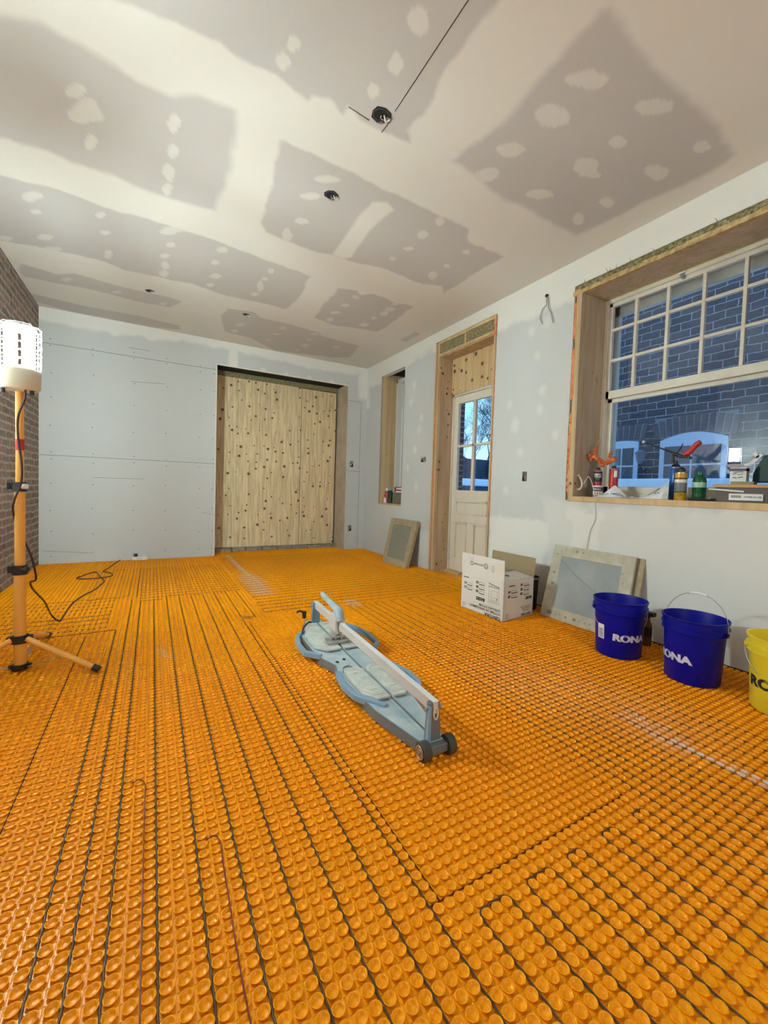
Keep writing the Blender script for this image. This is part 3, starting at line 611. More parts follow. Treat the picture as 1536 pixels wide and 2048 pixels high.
# ------------------------------------------------------------------ door_1
dr = sempty('door_1', (3.10, 3.6, 0)); XD = 3.10
b = MB(); b.box((BX+.01, 3.985, 0), (XD+.01, 4.003, 2.53)); b.box((BX+.01, 3.102, 0), (XD+.01, 3.120, 2.53)); b.build('jamb_lining', 'ply2', dr)
b = MB(); b.box((BX+.01, 3.10, 2.512), (XD+.01, 4.003, 2.53)); b.build('head_lining', 'ply2', dr)
b = MB(); b.box((BX-.003, 4.003, 0), (BX+.035, 4.032, 2.695)); b.box((BX-.003, 3.088, 0), (BX+.035, 3.104, 2.695)); b.box((BX-.003, 3.10, 2.665), (BX+.035, 4.01, 2.695)); b.box((BX-.003, 3.10, 2.525), (BX+.03, 4.01, 2.552)); b.box((BX+.002, 3.545, 2.55), (BX+.03, 3.567, 2.667)); b.build('stud_frame', 'pine', dr, bevel=.002)
b = MB(); b.box((BX+.010, 3.10, 2.55), (BX+.09, 4.01, 2.668)); b.build('insulation', 'wool', dr)
b = MB(); b.box((BX+.01, 4.030, 0), (BX+.05, DO[1]+.005, 2.70)); b.box((BX+.01, DO[0]-.005, 0), (BX+.05, 3.090, 2.70)); b.box((BX+.01, DO[0], 2.69), (BX+.05, DO[1], 2.705)); b.build('gap_backing', 'ply2', dr)
b = MB(); b.box((BX-.003, 4.062, 0), (BX+.02, 4.080, 2.69)); b.build('edge_batten', 'pine', dr)
for (z0, z1, y_, r) in ((.12, .62, 4.047, .010), (.75, 1.25, 4.047, .011), (1.45, 1.95, 4.047, .009), (2.05, 2.3, 4.045, .008), (2.56, 2.66, 3.097, .014), (2.66, 2.70, 3.115, .018), (2.50, 2.55, 3.10, .02), (.7, 1.6, 3.080, .006), (1.7, 2.4, 3.080, .006)):
    b = MB(); P = []; R_ = []; z = z0; rn = random.Random(int(z0*77))
    while z < z1: P.append((BX+.004, y_+rn.uniform(-.002, .002), z)); R_.append(r*(1+rn.uniform(-.35, .3))); z += .012
    b.tube(P, R_, 8); b.build('spray_foam', 'foam' if y_ < 3.2 or z0 > 1 and False else 'foam', dr, smooth=True)
b = MB(); b.box((XD-.03, 3.12, 2.098), (XD-.018, 3.985, 2.512)); b.build('transom_panel', wood_mat('pine_planks', (.74, .56, .32), (.60, .42, .21), (.09, .04, .015), 8, grain=(10, 10, .7), kr=.12, thresh=.35), dr)
b = MB()
for k in range(1, 7): b.box((XD-.0305, 3.12+k*.124, 2.1), (XD-.0298, 3.122+k*.124, 2.51))
b.build('plank_joints', 'kraft', dr)
b = MB(); b.box((XD-.01, 3.962, .0), (XD+.04, 3.985, 2.10)); b.box((XD-.01, 3.12, 0), (XD+.04, 3.235, 2.10)); b.box((XD-.01, 3.12, 2.075), (XD+.04, 3.985, 2.10)); b.build('door_frame', 'sash', dr)
b = MB(); b.box((XD-.05, 3.12, 0), (XD+.08, 3.985, .022)); b.build('threshold', 'pine', dr)
y0, y1 = 3.238, 3.958; gz0, gz1 = .975, 1.985; gy0, gy1, gm = 3.335, 3.885, 3.61
b = MB(); x0, x1 = XD, XD+.042
b.box((x0, y0, .027), (x1, gy0, 2.072)); b.box((x0, gy1, .027), (x1, y1, 2.072)); b.box((x0, gy0, gz1), (x1, gy1, 2.072)); b.box((x0, gy0, .027), (x1, gy1, .10+.06))
b.box((x0, gy0, .86), (x1, gy1, gz0)); b.box((x0, gy0, .61), (x1, gy1, .70)); b.box((x0, gm-.05, .16), (x1, gm+.05, .61))
b.box((x0+.018, gy0, .15), (x1-.008, gy1, .87))
slab = b.build('door_slab', 'door', dr, bevel=.003)
b = MB()
def mould(ya, yb, za, zb):
    t = .022
    for (a, c) in (((ya, za), (yb, za+t)), ((ya, zb-t), (yb, zb)), ((ya, za), (ya+t, zb)), ((yb-t, za), (yb, zb))): b.box((x0-.008, a[0], a[1]), (x0+.014, c[0], c[1]))
mould(gy0, gy1, .70, .86); mould(gy0, gm-.05, .16, .61); mould(gm+.05, gy1, .16, .61); b.build('panel_moulding', 'door', slab, bevel=.003)
b = MB(); b.box((x0+.004, gm-.02, gz0), (x1-.004, gm+.02, gz1)); b.box((x0+.004, gy0, 1.475), (x1-.004, gy1, 1.503)); b.build('muntin', 'door', slab, bevel=.003)
b = MB(); b.box((x0+.018, gy0-.002, gz0-.002), (x0+.022, gy1+.002, gz1+.002)); b.build('glass', 'glass', slab)
for z in (1.70, .32): b = MB(); b.cyl((x0-.006, 3.960, z-.05), (x0-.006, 3.960, z+.05), .007, n=10); b.build('hinge', 'metal', dr)

# ------------------------------------------------------------------ electrical boxes, wires
def ebox_ceiling(px, py, lab, r=.055, hx=True):
    c = onC(px, py); o = thing('electrical_box', lab, 'electrical box', (c.x, c.y, HZ))
    b = MB(); rn = random.Random(px); P = [(c.x+r*(1+rn.uniform(-.14, .10))*math.cos(t), c.y+r*.85*(1+rn.uniform(-.1, .1))*math.sin(t)) for t in np.linspace(0, 2*math.pi, 9)[:-1]]
    b.prism(P, HZ-.002, HZ-.0008); b.build('hole', 'void', o)
    b = MB(); pr = [(c.x+r*.8*math.cos(t), c.y+r*.68*math.sin(t)) for t in np.linspace(0, 2*math.pi, 9)]
    b.tube([(x, y, HZ-.003) for x, y in pr], .0010, 5); b.build('box_rim', 'cutdark', o)
    b = MB(); b.tube([(c.x+.016*math.cos(t)+.012, c.y+.013*math.sin(t), HZ-.006-.001*t) for t in np.linspace(0.3, 3.6, 12)], .0014, 6); b.tube([(c.x+.01, c.y-.01, HZ-.005), (c.x+.03, c.y+.012, HZ-.012), (c.x+.045, c.y-.004, HZ-.006)], .004, 6); b.build('cable_end', 'label', o)
    b = MB(); b.box((c.x+r*.45, c.y-.012, HZ-.006), (c.x+r*.95, c.y+.02, HZ-.002)); b.cyl((c.x+r*.3, c.y+.03, HZ-.003), (c.x+r*.3, c.y+.03, HZ-.007), .009, n=10); b.build('ear', 'metal', o)
    return o
ebox_ceiling(763, 230, 'open electrical box in the ceiling where the chalk lines cross')
ebox_ceiling(663, 390, 'open electrical box in the grey ceiling board beside the long mud stroke', .05)
ebox_ceiling(300, 582, 'small open electrical box in the far left of the ceiling', .045)
ebox_ceiling(492, 629, 'small open electrical box in the ceiling above the plywood opening', .04)
def ebox_wall(c, n_, w_, h_, lab, plus=0):
    o = thing('electrical_box', lab, 'electrical box', c); c = Vector(c)
    u = Vector((0, 1, 0)) if n_ == 'x' else Vector((1, 0, 0)); nn = Vector((-1, 0, 0)) if n_ == 'x' else Vector((0, -1, 0)); z = Vector((0, 0, 1))
    def q(mb, a0, a1, z0, z1, d0, d1): 
        pts = [c+u*a+z*k+nn*d for (a, k, d) in ((a0, z0, d0), (a1, z0, d0), (a1, z0, d1), (a0, z0, d1), (a0, z1, d0), (a1, z1, d0), (a1, z1, d1), (a0, z1, d1))]; mb.hexa(pts)
    b = MB(); q(b, -w_/2, w_/2, -h_/2, h_/2, .0005, .002); b.build('opening', 'void', o)
    b = MB(); q(b, -w_/2, w_/2, h_/2-.012, h_/2-.006, .002, .004); q(b, -w_/2+.006, -w_/2+.012, -h_/2, h_/2, .002, .004); b.build('box_rim', 'metal', o)
    b = MB(); b.tube([c+u*(.02*math.cos(t))*w_/.06+z*.028*math.sin(t*1.3)+nn*.006 for t in np.linspace(0, 5, 14)], .0028, 6); b.build('cable_end', 'label' if plus else 'metal', o)
ebox_wall(tuple(onR(847, 919)), 'x', .105, .062, 'double electrical box in the wall left of the door opening', 1)
ebox_wall(tuple(onR(1049, 953)), 'x', .05, .085, 'single electrical box in the wall between door and large window')
ebox_wall(tuple(onB(703, 928)), 'y', .055, .09, 'upper electrical box on the narrow strip right of the plywood opening', 1)
ebox_wall(tuple(onB(699, 1056)), 'y', .055, .09, 'lower electrical box on the narrow strip right of the plywood opening')
t_ = thing('hanging_wire', 'two bare wires hanging from the wall above the single electrical box', 'wire', tuple(onR(1095, 596)))
for P in ([(1094,592),(1093,610),(1085,618),(1081,630),(1080,638),(1085,648)], [(1096,592),(1097,604),(1097,616),(1101,624),(1104,635),(1106,645)]):
    b = MB(); b.tube([onR(x, y, BX-.012-.001*k) for k, (x, y) in enumerate(P)], .0035, 6); b.build('wire_end', mat('grey_wire', (.22, .21, .19), .6), t_, smooth=True)
b = MB(); c = onR(1095, 592); b.cyl((BX-.002, c.y, c.z), (BX-.014, c.y, c.z), .014, n=10); b.build('hole', 'void', t_)

# ------------------------------------------------------------------ tripod work light
LX, LY = -.565, 2.685
lt = thing('work_light', 'lit tripod work light with caged tubes and orange pole by brick wall', 'work light', (LX, LY, 0))
b = MB(); b.cyl((LX, LY, .02), (LX, LY, .52), .0245, n=24); b.build('lower_pole', 'lampyel', lt, smooth=True)
b = MB(); b.cyl((LX, LY, .50), (LX, LY, .93), .0205, n=24); b.build('middle_pole', 'lampyel', lt, smooth=True)
b = MB(); b.cyl((LX, LY, .90), (LX, LY, 1.40), .0165, n=24); b.build('upper_pole', 'lampyel', lt, smooth=True)
b = MB(); b.cyl((LX, LY, 1.10), (LX, LY, 1.155), .0172, n=24); b.build('tape_band', 'redtape', lt, smooth=True)
for z, r, s_ in ((.925, .0275, 1), (.515, .031, 1.2)):
    b = MB(); b.cyl((LX, LY, z-.026), (LX, LY, z+.020), r, n=24); col = b.build('collar', 'black', lt, smooth=True)
    b = MB(); b.cyl((LX+.015, LY-.02, z), (LX+.030*s_, LY-.03, z), .013, n=14); b.build('clamp_knob', 'black' if s_ > 1 else 'label', col)
    b = MB(); b.box((LX-.045, LY-.014, z-.016), (LX-.018, LY+.012, z+.016)); b.build('clamp_lug', 'black', col)
b = MB(); b.lathe([(.03, 1.385), (.072, 1.392), (.080, 1.405), (.082, 1.485), (.078, 1.492), (.02, 1.492)], (LX, LY, 0), 36); b.build('lamp_housing', 'lamphead', lt, smooth=True)
b = MB(); b.cyl((LX, LY, 1.492), (LX, LY, 1.4945), .076, n=36); b.build('lower_bounce_mask', 'black', lt, smooth=True)  # black disc added over the housing to cut light bounced upward
for k, dx in enumerate((-.055, .052)): b = MB(); b.cyl((LX+dx, LY-.03, 1.37), (LX+dx, LY-.03, 1.395), .009, n=10); b.build('switch', 'black', lt)
for k in range(6):
    t = 2*math.pi*k/6+.3; cx, cy = LX+.046*math.cos(t), LY+.046*math.sin(t)
    b = MB(); b.cyl((cx, cy, 1.496), (cx, cy, 1.678), .0125, n=12); b.build('lamp_tube', 'tube', lt, smooth=True)
b = MB()
for z in (1.53, 1.57, 1.61, 1.65, 1.69): b.tube([(LX+.083*math.cos(t), LY+.083*math.sin(t), z) for t in np.linspace(0, 2*math.pi, 33)], .0022, 6)
for k in range(8):
    t = 2*math.pi*k/8; c_, s_ = math.cos(t), math.sin(t); b.tube([(LX+.081*c_, LY+.081*s_, 1.49), (LX+.083*c_, LY+.083*s_, 1.69), (LX+.07*c_, LY+.07*s_, 1.705), (LX+.02*c_, LY+.02*s_, 1.712)], .0022, 6)
b.tube([(LX+.05*math.cos(t), LY+.05*math.sin(t), 1.708) for t in np.linspace(0, 2*math.pi, 25)], .0022, 6)
b.build('cage', 'cage', lt, smooth=True)
b = MB(); b.lathe([(.003, 1.700), (.055, 1.700), (.066, 1.692), (.066, 1.684), (.003, 1.684)], (LX, LY, 0), 32); b.build('top_plate', 'lamphead', lt, smooth=True)  # solid cap shaped to screen the ceiling from the tubes
b = MB(); b.cyl((LX, LY, 1.680), (LX, LY, 1.6835), .062, n=32); b.build('upper_bounce_mask', 'black', lt)  # black disc added under the cap to absorb bounced tube light
b = MB(); b.cyl((LX, LY, .145), (LX, LY, .185), .033, n=20); b.box((LX-.05, LY-.012, .15), (LX+.05, LY+.012, .18)); b.build('leg_bracket', 'black', lt, bevel=.002)
b = MB(); b.cyl((LX, LY, .012), (LX, LY, .04), .034, n=20); b.box((LX-.045, LY-.01, .018), (LX+.045, LY+.01, .036)); b.build('brace_bracket', 'black', lt, bevel=.002)
f1 = onF(198, 1347); f2 = onF(97, 1276)
for fx, fy in ((f1.x, f1.y), (f2.x, f2.y), (LX-.39, LY-.19)):
    d = Vector((fx-LX, fy-LY, 0)).normalized(); a = Vector((LX, LY, .165))+d*.035; e_ = Vector((fx, fy, .021)); dd = (e_-a).normalized()
    b = MB(); b.cyl(a, e_, .0135, n=16); lg = b.build('leg', 'lampyel', lt, smooth=True)
    b = MB(); b.cyl(e_-dd*.03, e_, .0165, n=16); b.build('rubber_foot', 'black', lg, smooth=True)
    m_ = a+(e_-a)*.5; b = MB(); b.bar(Vector((LX, LY, .028))+d*.04, m_-Vector((0, 0, .012)), .012, .003); b.build('brace', 'metal', lg)
z8 = lambda x, y: (x/3.657, 1080+y/3.657)
b = MB(); P = [(LX+.03, LY-.045, 1.392), (LX+.028, LY-.05, 1.34), (LX+.004, LY-.045, 1.26), (LX+.0, LY-.03, 1.16), (LX+.012, LY-.03, 1.05), (LX+.012, LY-.032, .95), (LX-.012, LY-.035, .86), (LX-.022, LY-.015, .80), (LX-.01, LY+.03, .70), (LX+.02, LY+.035, .62), (LX+.042, LY+.03, .55), (LX+.05, LY+.06, .45)]
P += [tuple(hit(*z8(222, 310), 1, 2.85)), tuple(hit(*z8(245, 365), 1, 2.95)), tuple(hit(*z8(325, 450), 1, 3.2)), tuple(hit(*z8(350, 500), 1, 3.32)), tuple(onF(*z8(385, 560), .03))]
P += [tuple(onF(*z8(x, y), .011)) for x, y in ((435,592),(460,560),(500,500),(545,450),(610,405),(680,370),(735,330),(762,300),(735,272),(700,235),(640,248),(585,268),(560,278),(600,284),(700,280),(780,270),(822,258),(808,240),(755,232),(765,222),(800,200),(850,165),(900,135),(950,122))] + [tuple(hit(*z8(985, 115), 1, DY-.04)), tuple(hit(*z8(1003, 108), 1, DY-.02))]
def smooth_path(P, n=5):
    P = [Vector(p) for p in P]; out = []
    for i in range(len(P)-1):
        p0, p1, p2, p3 = P[max(i-1, 0)], P[i], P[i+1], P[min(i+2, len(P)-1)]
        for k in range(n):
            t = k/n; out.append(.5*((2*p1)+(p2-p0)*t+(2*p0-5*p1+4*p2-p3)*t*t+(3*p1-p0-3*p2+p3)*t**3))
    return out+[P[-1]]
b.tube(smooth_path(P), .0048, 8); b.build('power_cord', 'cord', lt, smooth=True)
c = onB(279, 1112, DY-.03); cz = .030
pa = thing('power_outlet_block', 'small white outlet block on the floor against the back wall, cord plugged in', 'outlet', (c.x, DY-.03, .007))
b = MB(); b.box((c.x-.075, DY-.06, .007), (c.x+.085, DY-.004, .05)); b.build('body', 'label', pa, bevel=.004)
b = MB(); b.box((c.x-.02, DY-.061, .02), (c.x+.03, DY-.0605, .035)); b.build('print', 'inkw', pa)
b = MB(); b.box((c.x-.055, DY-.05, .05), (c.x-.02, DY-.02, .085)); b.build('plug', 'black', pa, bevel=.004)

# ------------------------------------------------------------------ tile cutter
N0, N1 = Vector((.905, 1.20, 0)), Vector((.958, 2.69, 0)); ax_ = (N1-N0).normalized(); sd_ = Vector((ax_.y, -ax_.x, 0))
tcut = thing('tile_cutter', 'long grey blue manual tile cutter lying on the orange floor', 'tile cutter', tuple(N0))
def TC(u, v, z): return N0+ax_*u+sd_*v+Vector((0, 0, z))
def tpoly(mb, pts, z0, z1, mi=0): mb.prism([tuple(TC(u, v, 0)[:2]) for u, v in pts], z0, z1, mi)
left = [(.0,-.045), (.28,-.105), (.55,-.125), (.67,-.125), (.76,-.105), (.87,-.14), (1.0,-.155), (1.25,-.15), (1.38,-.10), (1.50,-.045)]
right = [(1.50,.045), (1.40,.10), (1.26,.15), (1.0,.16), (.87,.155), (.76,.13), (.66,.15), (.50,.15), (.33,.10), (.0,.045)]
b = MB(); tpoly(b, left+right, .028, .052); base = b.build('base', 'cutblue', tcut, bevel=.003)
b = MB()
for s_ in (left, right):
    for (a, c) in zip(s_[:-1], s_[1:]): b.bar(TC(a[0], a[1]*1.02, .030), TC(c[0], c[1]*1.02, .030), .007, .042)
b.build('side_skirt', 'cutdark', base)
b = MB(); tpoly(b, [(.02,-.018), (1.45,-.018), (1.45,.018), (.02,.018)], .052, .056); b.build('centre_rib', 'cutblue', base, bevel=.002)
b = MB(); tpoly(b, [(.05,-.004), (1.40,-.004), (1.40,.004), (.05,.004)], .056, .0585); b.build('scoring_line', 'cutdark', base)
pn = [(.335,-.008), (.335,-.07), (.40,-.112), (.60,-.112), (.665,-.10), (.675,-.04), (.64,-.008)]
pf = [(.925,-.008), (.925,-.09), (.99,-.142), (1.20,-.142), (1.33,-.10), (1.40,-.06), (1.40,-.008)]
for nm, pl in (('near', pn), ('far', pf)):
    for sg in (1, -1):
        P = [(u, v*sg) for u, v in pl]
        b = MB(); tpoly(b, P, .058, .068); pt_ = b.build('spring_plate', 'plate', tcut, bevel=.0015)
        b = MB(); cu = sum(u for u, v in P)/len(P); cv = sum(v for u, v in P)/len(P)
        Q = [(cu+(u-cu)*.82, cv+(v-cv)*.78) for u, v in P]
        for i in range(len(Q)-1): b.bar(TC(*Q[i], .069), TC(*Q[i+1], .069), .006, .004)
        Q = [(cu+(u-cu)*.55, cv+(v-cv)*.5) for u, v in P]
        for i in range(len(Q)-2): b.bar(TC(*Q[i], .069), TC(*Q[i+1], .069), .006, .004)
        b.build('raised_lines', mat('pale_dust', (.60, .62, .58), .7), pt_)
def uvw(x, y): d = Vector((x, y, 0))-N0; return d.dot(ax_), d.dot(sd_)
for P in ([(.826,2.50),(.768,2.43),(.738,2.30),(.735,2.18),(.80,2.10)], [(.80,1.87),(.775,1.74),(.782,1.62),(.862,1.49)], [(1.115,2.56),(1.165,2.42),(1.178,2.28),(1.168,2.15),(1.13,2.10)], [(1.09,1.86),(1.115,1.72),(1.108,1.62),(1.075,1.56)]):
    b = MB()
    for (a, c) in zip(P[:-1], P[1:]):
        b.bar((a[0], a[1], .050), (c[0], c[1], .050), .024, .028)
    for a in P[1:-1]: b.cyl((a[0], a[1], .0365), (a[0], a[1], .0638), .012, n=12)
    b.build('side_arm', 'cutarm', tcut, bevel=.003)
for u0, taper in ((.018, 1), (1.44, 1)):
    b = MB(); w0, w1 = .030, .022
    A = [TC(u0-.016, -w0, .03), TC(u0+.016, -w0, .03), TC(u0+.016, w0, .03), TC(u0-.016, w0, .03), TC(u0-.012, -w1, .195), TC(u0+.012, -w1, .195), TC(u0+.012, w1, .195), TC(u0-.012, w1, .195)]
    b.hexa(A); po = b.build('end_post', 'cutdark' if u0 < 1 else 'cutarm', tcut, bevel=.004)
    b = MB(); b.hexa([TC(u0-.020, -w0-.004, .03), TC(u0-.002, -w0-.004, .03), TC(u0-.002, -w0+.010, .03), TC(u0-.020, -w0+.010, .03), TC(u0-.015, -w1-.004, .18), TC(u0-.002, -w1-.004, .18), TC(u0-.002, -w1+.008, .18), TC(u0-.015, -w1+.008, .18)])
    b.cyl(TC(u0, -w1-.012, .172), TC(u0, w1+.012, .172), .007, n=12); b.build('post_flange', 'cutarm', po, bevel=.002)
    if u0 < 1: b = MB(); b.tube([TC(u0-.018+.0, .0+.009*math.cos(t), .155+.022*math.sin(t)) for t in np.linspace(0, 2*math.pi, 17)], .004, 6); b.build('slot', 'lamphead', po)
b = MB(); b.bar(TC(0, 0, .176), TC(1.45, 0, .176), .020, .044); b.build('rail', 'alu', tcut, bevel=.0015)
b = MB(); b.bar(TC(0, 0, .1985), TC(1.45, 0, .1985), .024, .003); b.build('rail_cap', mat('bright_aluminium', (.78, .82, .84), .35, .15), tcut)
cu = 1.03
b = MB(); b.bar(TC(cu-.05, -.022, .178), TC(cu+.06, -.022, .178), .016, .075); b.bar(TC(cu-.05, .022, .178), TC(cu+.06, .022, .178), .016, .075); b.bar(TC(cu-.05, 0, .218), TC(cu+.06, 0, .218), .055, .02)
car = b.build('carriage', 'alu', tcut, bevel=.003)
b = MB(); b.bar(TC(cu-.03, -.018, .11), TC(cu+.02, -.018, .11), .010, .085); b.bar(TC(cu-.03, .018, .11), TC(cu+.02, .018, .11), .010, .085); b.bar(TC(cu-.045, 0, .080), TC(cu+.02, 0, .080), .14, .020); b.cyl(TC(cu-.01, -.03, .10), TC(cu-.01, .03, .10), .012, n=14)
for v in (-.045, .045): b.cyl(TC(cu-.02, v, .09), TC(cu-.02, v, .105), .010, n=10)
b.build('breaking_foot', 'metal', car, bevel=.002)
b = MB(); b.tube(smooth_path([TC(cu-.045, 0, .20), TC(cu-.02, 0, .250), TC(cu+.08, 0, .262), TC(cu+.16, 0, .268), TC(cu+.27, -.002, .282)], 5), [.027]*6+[.025, .024, .022, .021, .020, .019]+[.017]*6+[.016]*3, 14); b.build('handle', 'cutblue', car, smooth=True)
for s_ in (-1, 1):
    b = MB(); c0 = TC(-.012, .038*s_, .035); c1 = TC(-.012, .070*s_, .035); b.cyl(c0, c1, .035, n=32); wh = b.build('wheel', 'rubber', tcut, smooth=True, bevel=.003)
    b = MB(); c2 = TC(-.012, .073*s_, .035); b.cyl(c1, c2, .022, n=24); b.cyl(c2, TC(-.012, .078*s_, .035), .008, n=16)
    b.tube([c2+ax_*.023*math.cos(t)+Vector((0, 0, .023*math.sin(t))) for t in np.linspace(0, 2*math.pi, 25)], .002, 6); b.build('hub', 'metal', wh, smooth=True)
b = MB(); b.bar(TC(-.012, -.04, .035), TC(-.012, .04, .035), .03, .03); b.build('axle_block', 'cutdark', tcut, bevel=.002)
p = onF(608, 1245, .06); b = MB(); b.tube([p, p+Vector((0, 0, .05))], .004, 8); kn = b.build('lever', 'metal', tcut)
b = MB(); q = p+Vector((0, 0, .05)); b.cyl(q-Vector((0, 0, .02)), q+Vector((0, 0, .025)), .011, .015, 12); b.tube([q+Vector((0, 0, .02)), q+Vector((-.03, .012, .028)), q+Vector((-.045, .018, .018))], .007, 8); b.build('lever_grip', 'black', kn, smooth=True)
b = MB(); b.tube([TC(.66, -.10, .056), TC(.70, -.085, .060), TC(.71, -.055, .060), TC(.68, -.04, .060), TC(.64, -.045, .058)], .004, 6); b.build('latch_hook', 'cutdark', tcut, smooth=True)
for (u, v) in ((.79, -.085), (.81, -.04)): b = MB(); b.prism([tuple(TC(u+.012*math.cos(t), v+.009*math.sin(t), 0)[:2]) for t in np.linspace(0, 2*math.pi, 11)[:-1]], .052, .0535); b.build('slot_hole', 'void', base)
b = MB(); b.tube(smooth_path([TC(1.44, -.02, .06), TC(1.40, -.06, .075), TC(1.33, -.11, .07), TC(1.25, -.145, .06)], 4), .005, 6); b.build('cord_loop', 'black', tcut, smooth=True)

# ------------------------------------------------------------------ buckets
def bucket(loc, lab, m_, ink, txt_ang, handle, group=None, content=None, label_ang=None, rb=.1245, rt=.146, h=.335, ts=.052):
    o = thing('bucket', lab, 'bucket', (loc[0], loc[1], .0065), group); c = Vector((loc[0], loc[1], .0065)); z0 = 0
    sl = (rt-.006-rb)/h
    prof = [(rb-.004, 0), (rb, .006), (rb+sl*h*.78, h*.78), (rt+.002, h*.785), (rt+.002, h*.80), (rt-.003, h*.805), (rt-.003, h*.865), (rt+.005, h*.87), (rt+.005, h*.885), (rt-.001, h*.89), (rt-.001, h*.965), (rt+.004, h*.97), (rt+.005, h), (rt-.001, h+.001), (rt-.004, h*.97), (rb-.002+sl*h*.5, h*.5), (rb-.003, .01), (.002, .008)]
    b = MB(); b.lathe(prof, c, 56); b.build('body', m_, o, smooth=True)
    def wrap(ang, zc):
        def fn(x, y):
            z = zc+y; r = rb+sl*z+.0012; a = ang+x/r; return c+Vector((r*math.cos(a), r*math.sin(a), z))
        return fn
    b = MB(); b.text('RONA', ts, wrap(txt_ang, h*.33), bold=.0032, align='CENTER', sx=1.3); b.build('lettering', ink, o)
    if label_ang is not None:
        def quad(mb, a0, a1, za, zb, off):
            n = 6; vs = []
            for k in range(n+1):
                a = a0+(a1-a0)*k/n
                for z in (za, zb): r = rb+sl*z+off; vs.append(c+Vector((r*math.cos(a), r*math.sin(a), z)))
            mb.add(vs, [(2*k, 2*k+2, 2*k+3, 2*k+1) for k in range(n)])
        b = MB(); quad(b, label_ang-.18, label_ang+.18, h*.30, h*.56, .0008); lb = b.build('barcode_label', 'label', o)
        b = MB(); 
        for z in (.33, .36, .385, .41, .44, .465): quad(b, label_ang-.12, label_ang+.14, h*z, h*z+.004, .0013)
        b.build('barcode', 'ink', lb)
    # handle wire
    ha, tilt = handle; hz = h*.835; u = Vector((math.cos(ha), math.sin(ha), 0)); v = Vector((-math.sin(ha), math.cos(ha), 0)); rr = rt+.008
    dn = Vector((0, 0, math.sin(tilt)))+v*math.cos(tilt); P = []
    for t in np.linspace(0, math.pi, 25): P.append(c+Vector((0, 0, hz))+u*rr*math.cos(t)+dn*(rr*1.16)*math.sin(t)**.9)
    b = MB(); b.tube(P, .0022, 8); hd = b.build('handle_wire', 'wire', o, smooth=True)
    b = MB(); b.tube(P[10:15], .007, 10); b.build('handle_grip', 'label', hd, smooth=True)
    for s_ in (-1, 1): b = MB(); b.cyl(c+Vector((0, 0, hz))+u*s_*(rt-.004), c+Vector((0, 0, hz))+u*s_*(rt+.010), .011, n=14); b.build('handle_boss', m_, o, smooth=True)
    if content: content(c, o)
    return o
d1 = math.atan2(-1.479, -2.494)   # direction from bucket to the camera
bucket((2.494, 1.482), 'blue bucket with a barcode label standing beside the taped frames', 'bblue', 'inkw', d1+.50, (d1-1.25, -1.25), 'blue buckets by the right wall', label_ang=d1-.80)
bucket((2.517, 1.086), 'blue bucket with its wire handle raised upright', 'bblue', 'inkw', math.atan2(-1.086, -2.517)-.78, (math.atan2(-1.086, -2.517)+1.1, 1.45), 'blue buckets by the right wall')
def scraps(c, o):
    b = MB(); rn = random.Random(8)
    for k in range(60):
        a = rn.uniform(0, 6.28); r = .118*math.sqrt(rn.random()); z = .225+rn.uniform(0, .05); p = c+Vector((r*math.cos(a), r*math.sin(a), z)); d = Vector((rn.uniform(-1, 1), rn.uniform(-1, 1), rn.uniform(-.4, .4))).normalized(); b.bar(p-d*.025, p+d*.025, rn.uniform(.01, .035), .003, (rn.uniform(-.5, .5), .3, 1))
    b.cyl(c+Vector((0, 0, .19)), c+Vector((0, 0, .232)), .125, n=24)
    s_ = b.build('scraps', 'scrap', None); tag(s_, 'orange membrane scraps heaped inside the yellow bucket', 'scraps', kind='stuff')
bucket((2.525, .708), 'yellow bucket of orange scraps at the right edge', 'byel', 'ink', math.atan2(-.708, -2.525)-.30, (math.atan2(-.708, -2.525)-1.45, -.95), content=scraps, ts=.062)

# ------------------------------------------------------------------ cardboard box
A0 = Vector((2.262, 2.222, .0065)); Ldir = Vector((-.018, .463, 0)); Wdir = Vector((.366, .045, 0)); HB = .298
bx = thing('cardboard_box', 'open white cardboard box standing upside down with black print', 'box', tuple(A0))
lu, wu = Ldir.normalized(), Wdir.normalized(); LL, WW = Ldir.length, Wdir.length
def BP(l, w_, z): return A0+lu*l+wu*w_+Vector((0, 0, z))
def slabq(mb, p, th, nrm): p = [Vector(q) for q in p]; nrm = Vector(nrm).normalized()*th; mb.hexa([p[0], p[1], p[2], p[3], p[0]+nrm, p[1]+nrm, p[2]+nrm, p[3]+nrm])
b = MB(); t = .005
slabq(b, [BP(0, 0, 0), BP(LL, 0, 0), BP(LL, 0, HB), BP(0, 0, HB)], t, wu); slabq(b, [BP(0, WW-t, 0), BP(LL, WW-t, 0), BP(LL, WW-t, HB), BP(0, WW-t, HB)], t, wu)
slabq(b, [BP(0, 0, 0), BP(0, WW, 0), BP(0, WW, HB), BP(0, 0, HB)], t, lu); slabq(b, [BP(LL-t, 0, 0), BP(LL-t, WW, 0), BP(LL-t, WW, HB), BP(LL-t, 0, HB)], t, lu)
slabq(b, [BP(0, 0, 0), BP(LL, 0, 0), BP(LL, WW, 0), BP(0, WW, 0)], t, (0, 0, 1)); b.build('box_body', 'card', bx)
b = MB(); slabq(b, [BP(0, 0, HB), BP(LL, 0, HB), BP(LL, -.006, HB+.158), BP(0, -.006, HB+.158)], .004, wu); fl = b.build('front_flap', 'card', bx)
b = MB(); slabq(b, [BP(0, WW, HB), BP(LL, WW, HB), BP(LL, WW+.012, HB+.15), BP(0, WW+.012, HB+.15)], .004, wu); b.build('back_flap', 'kraft', bx)
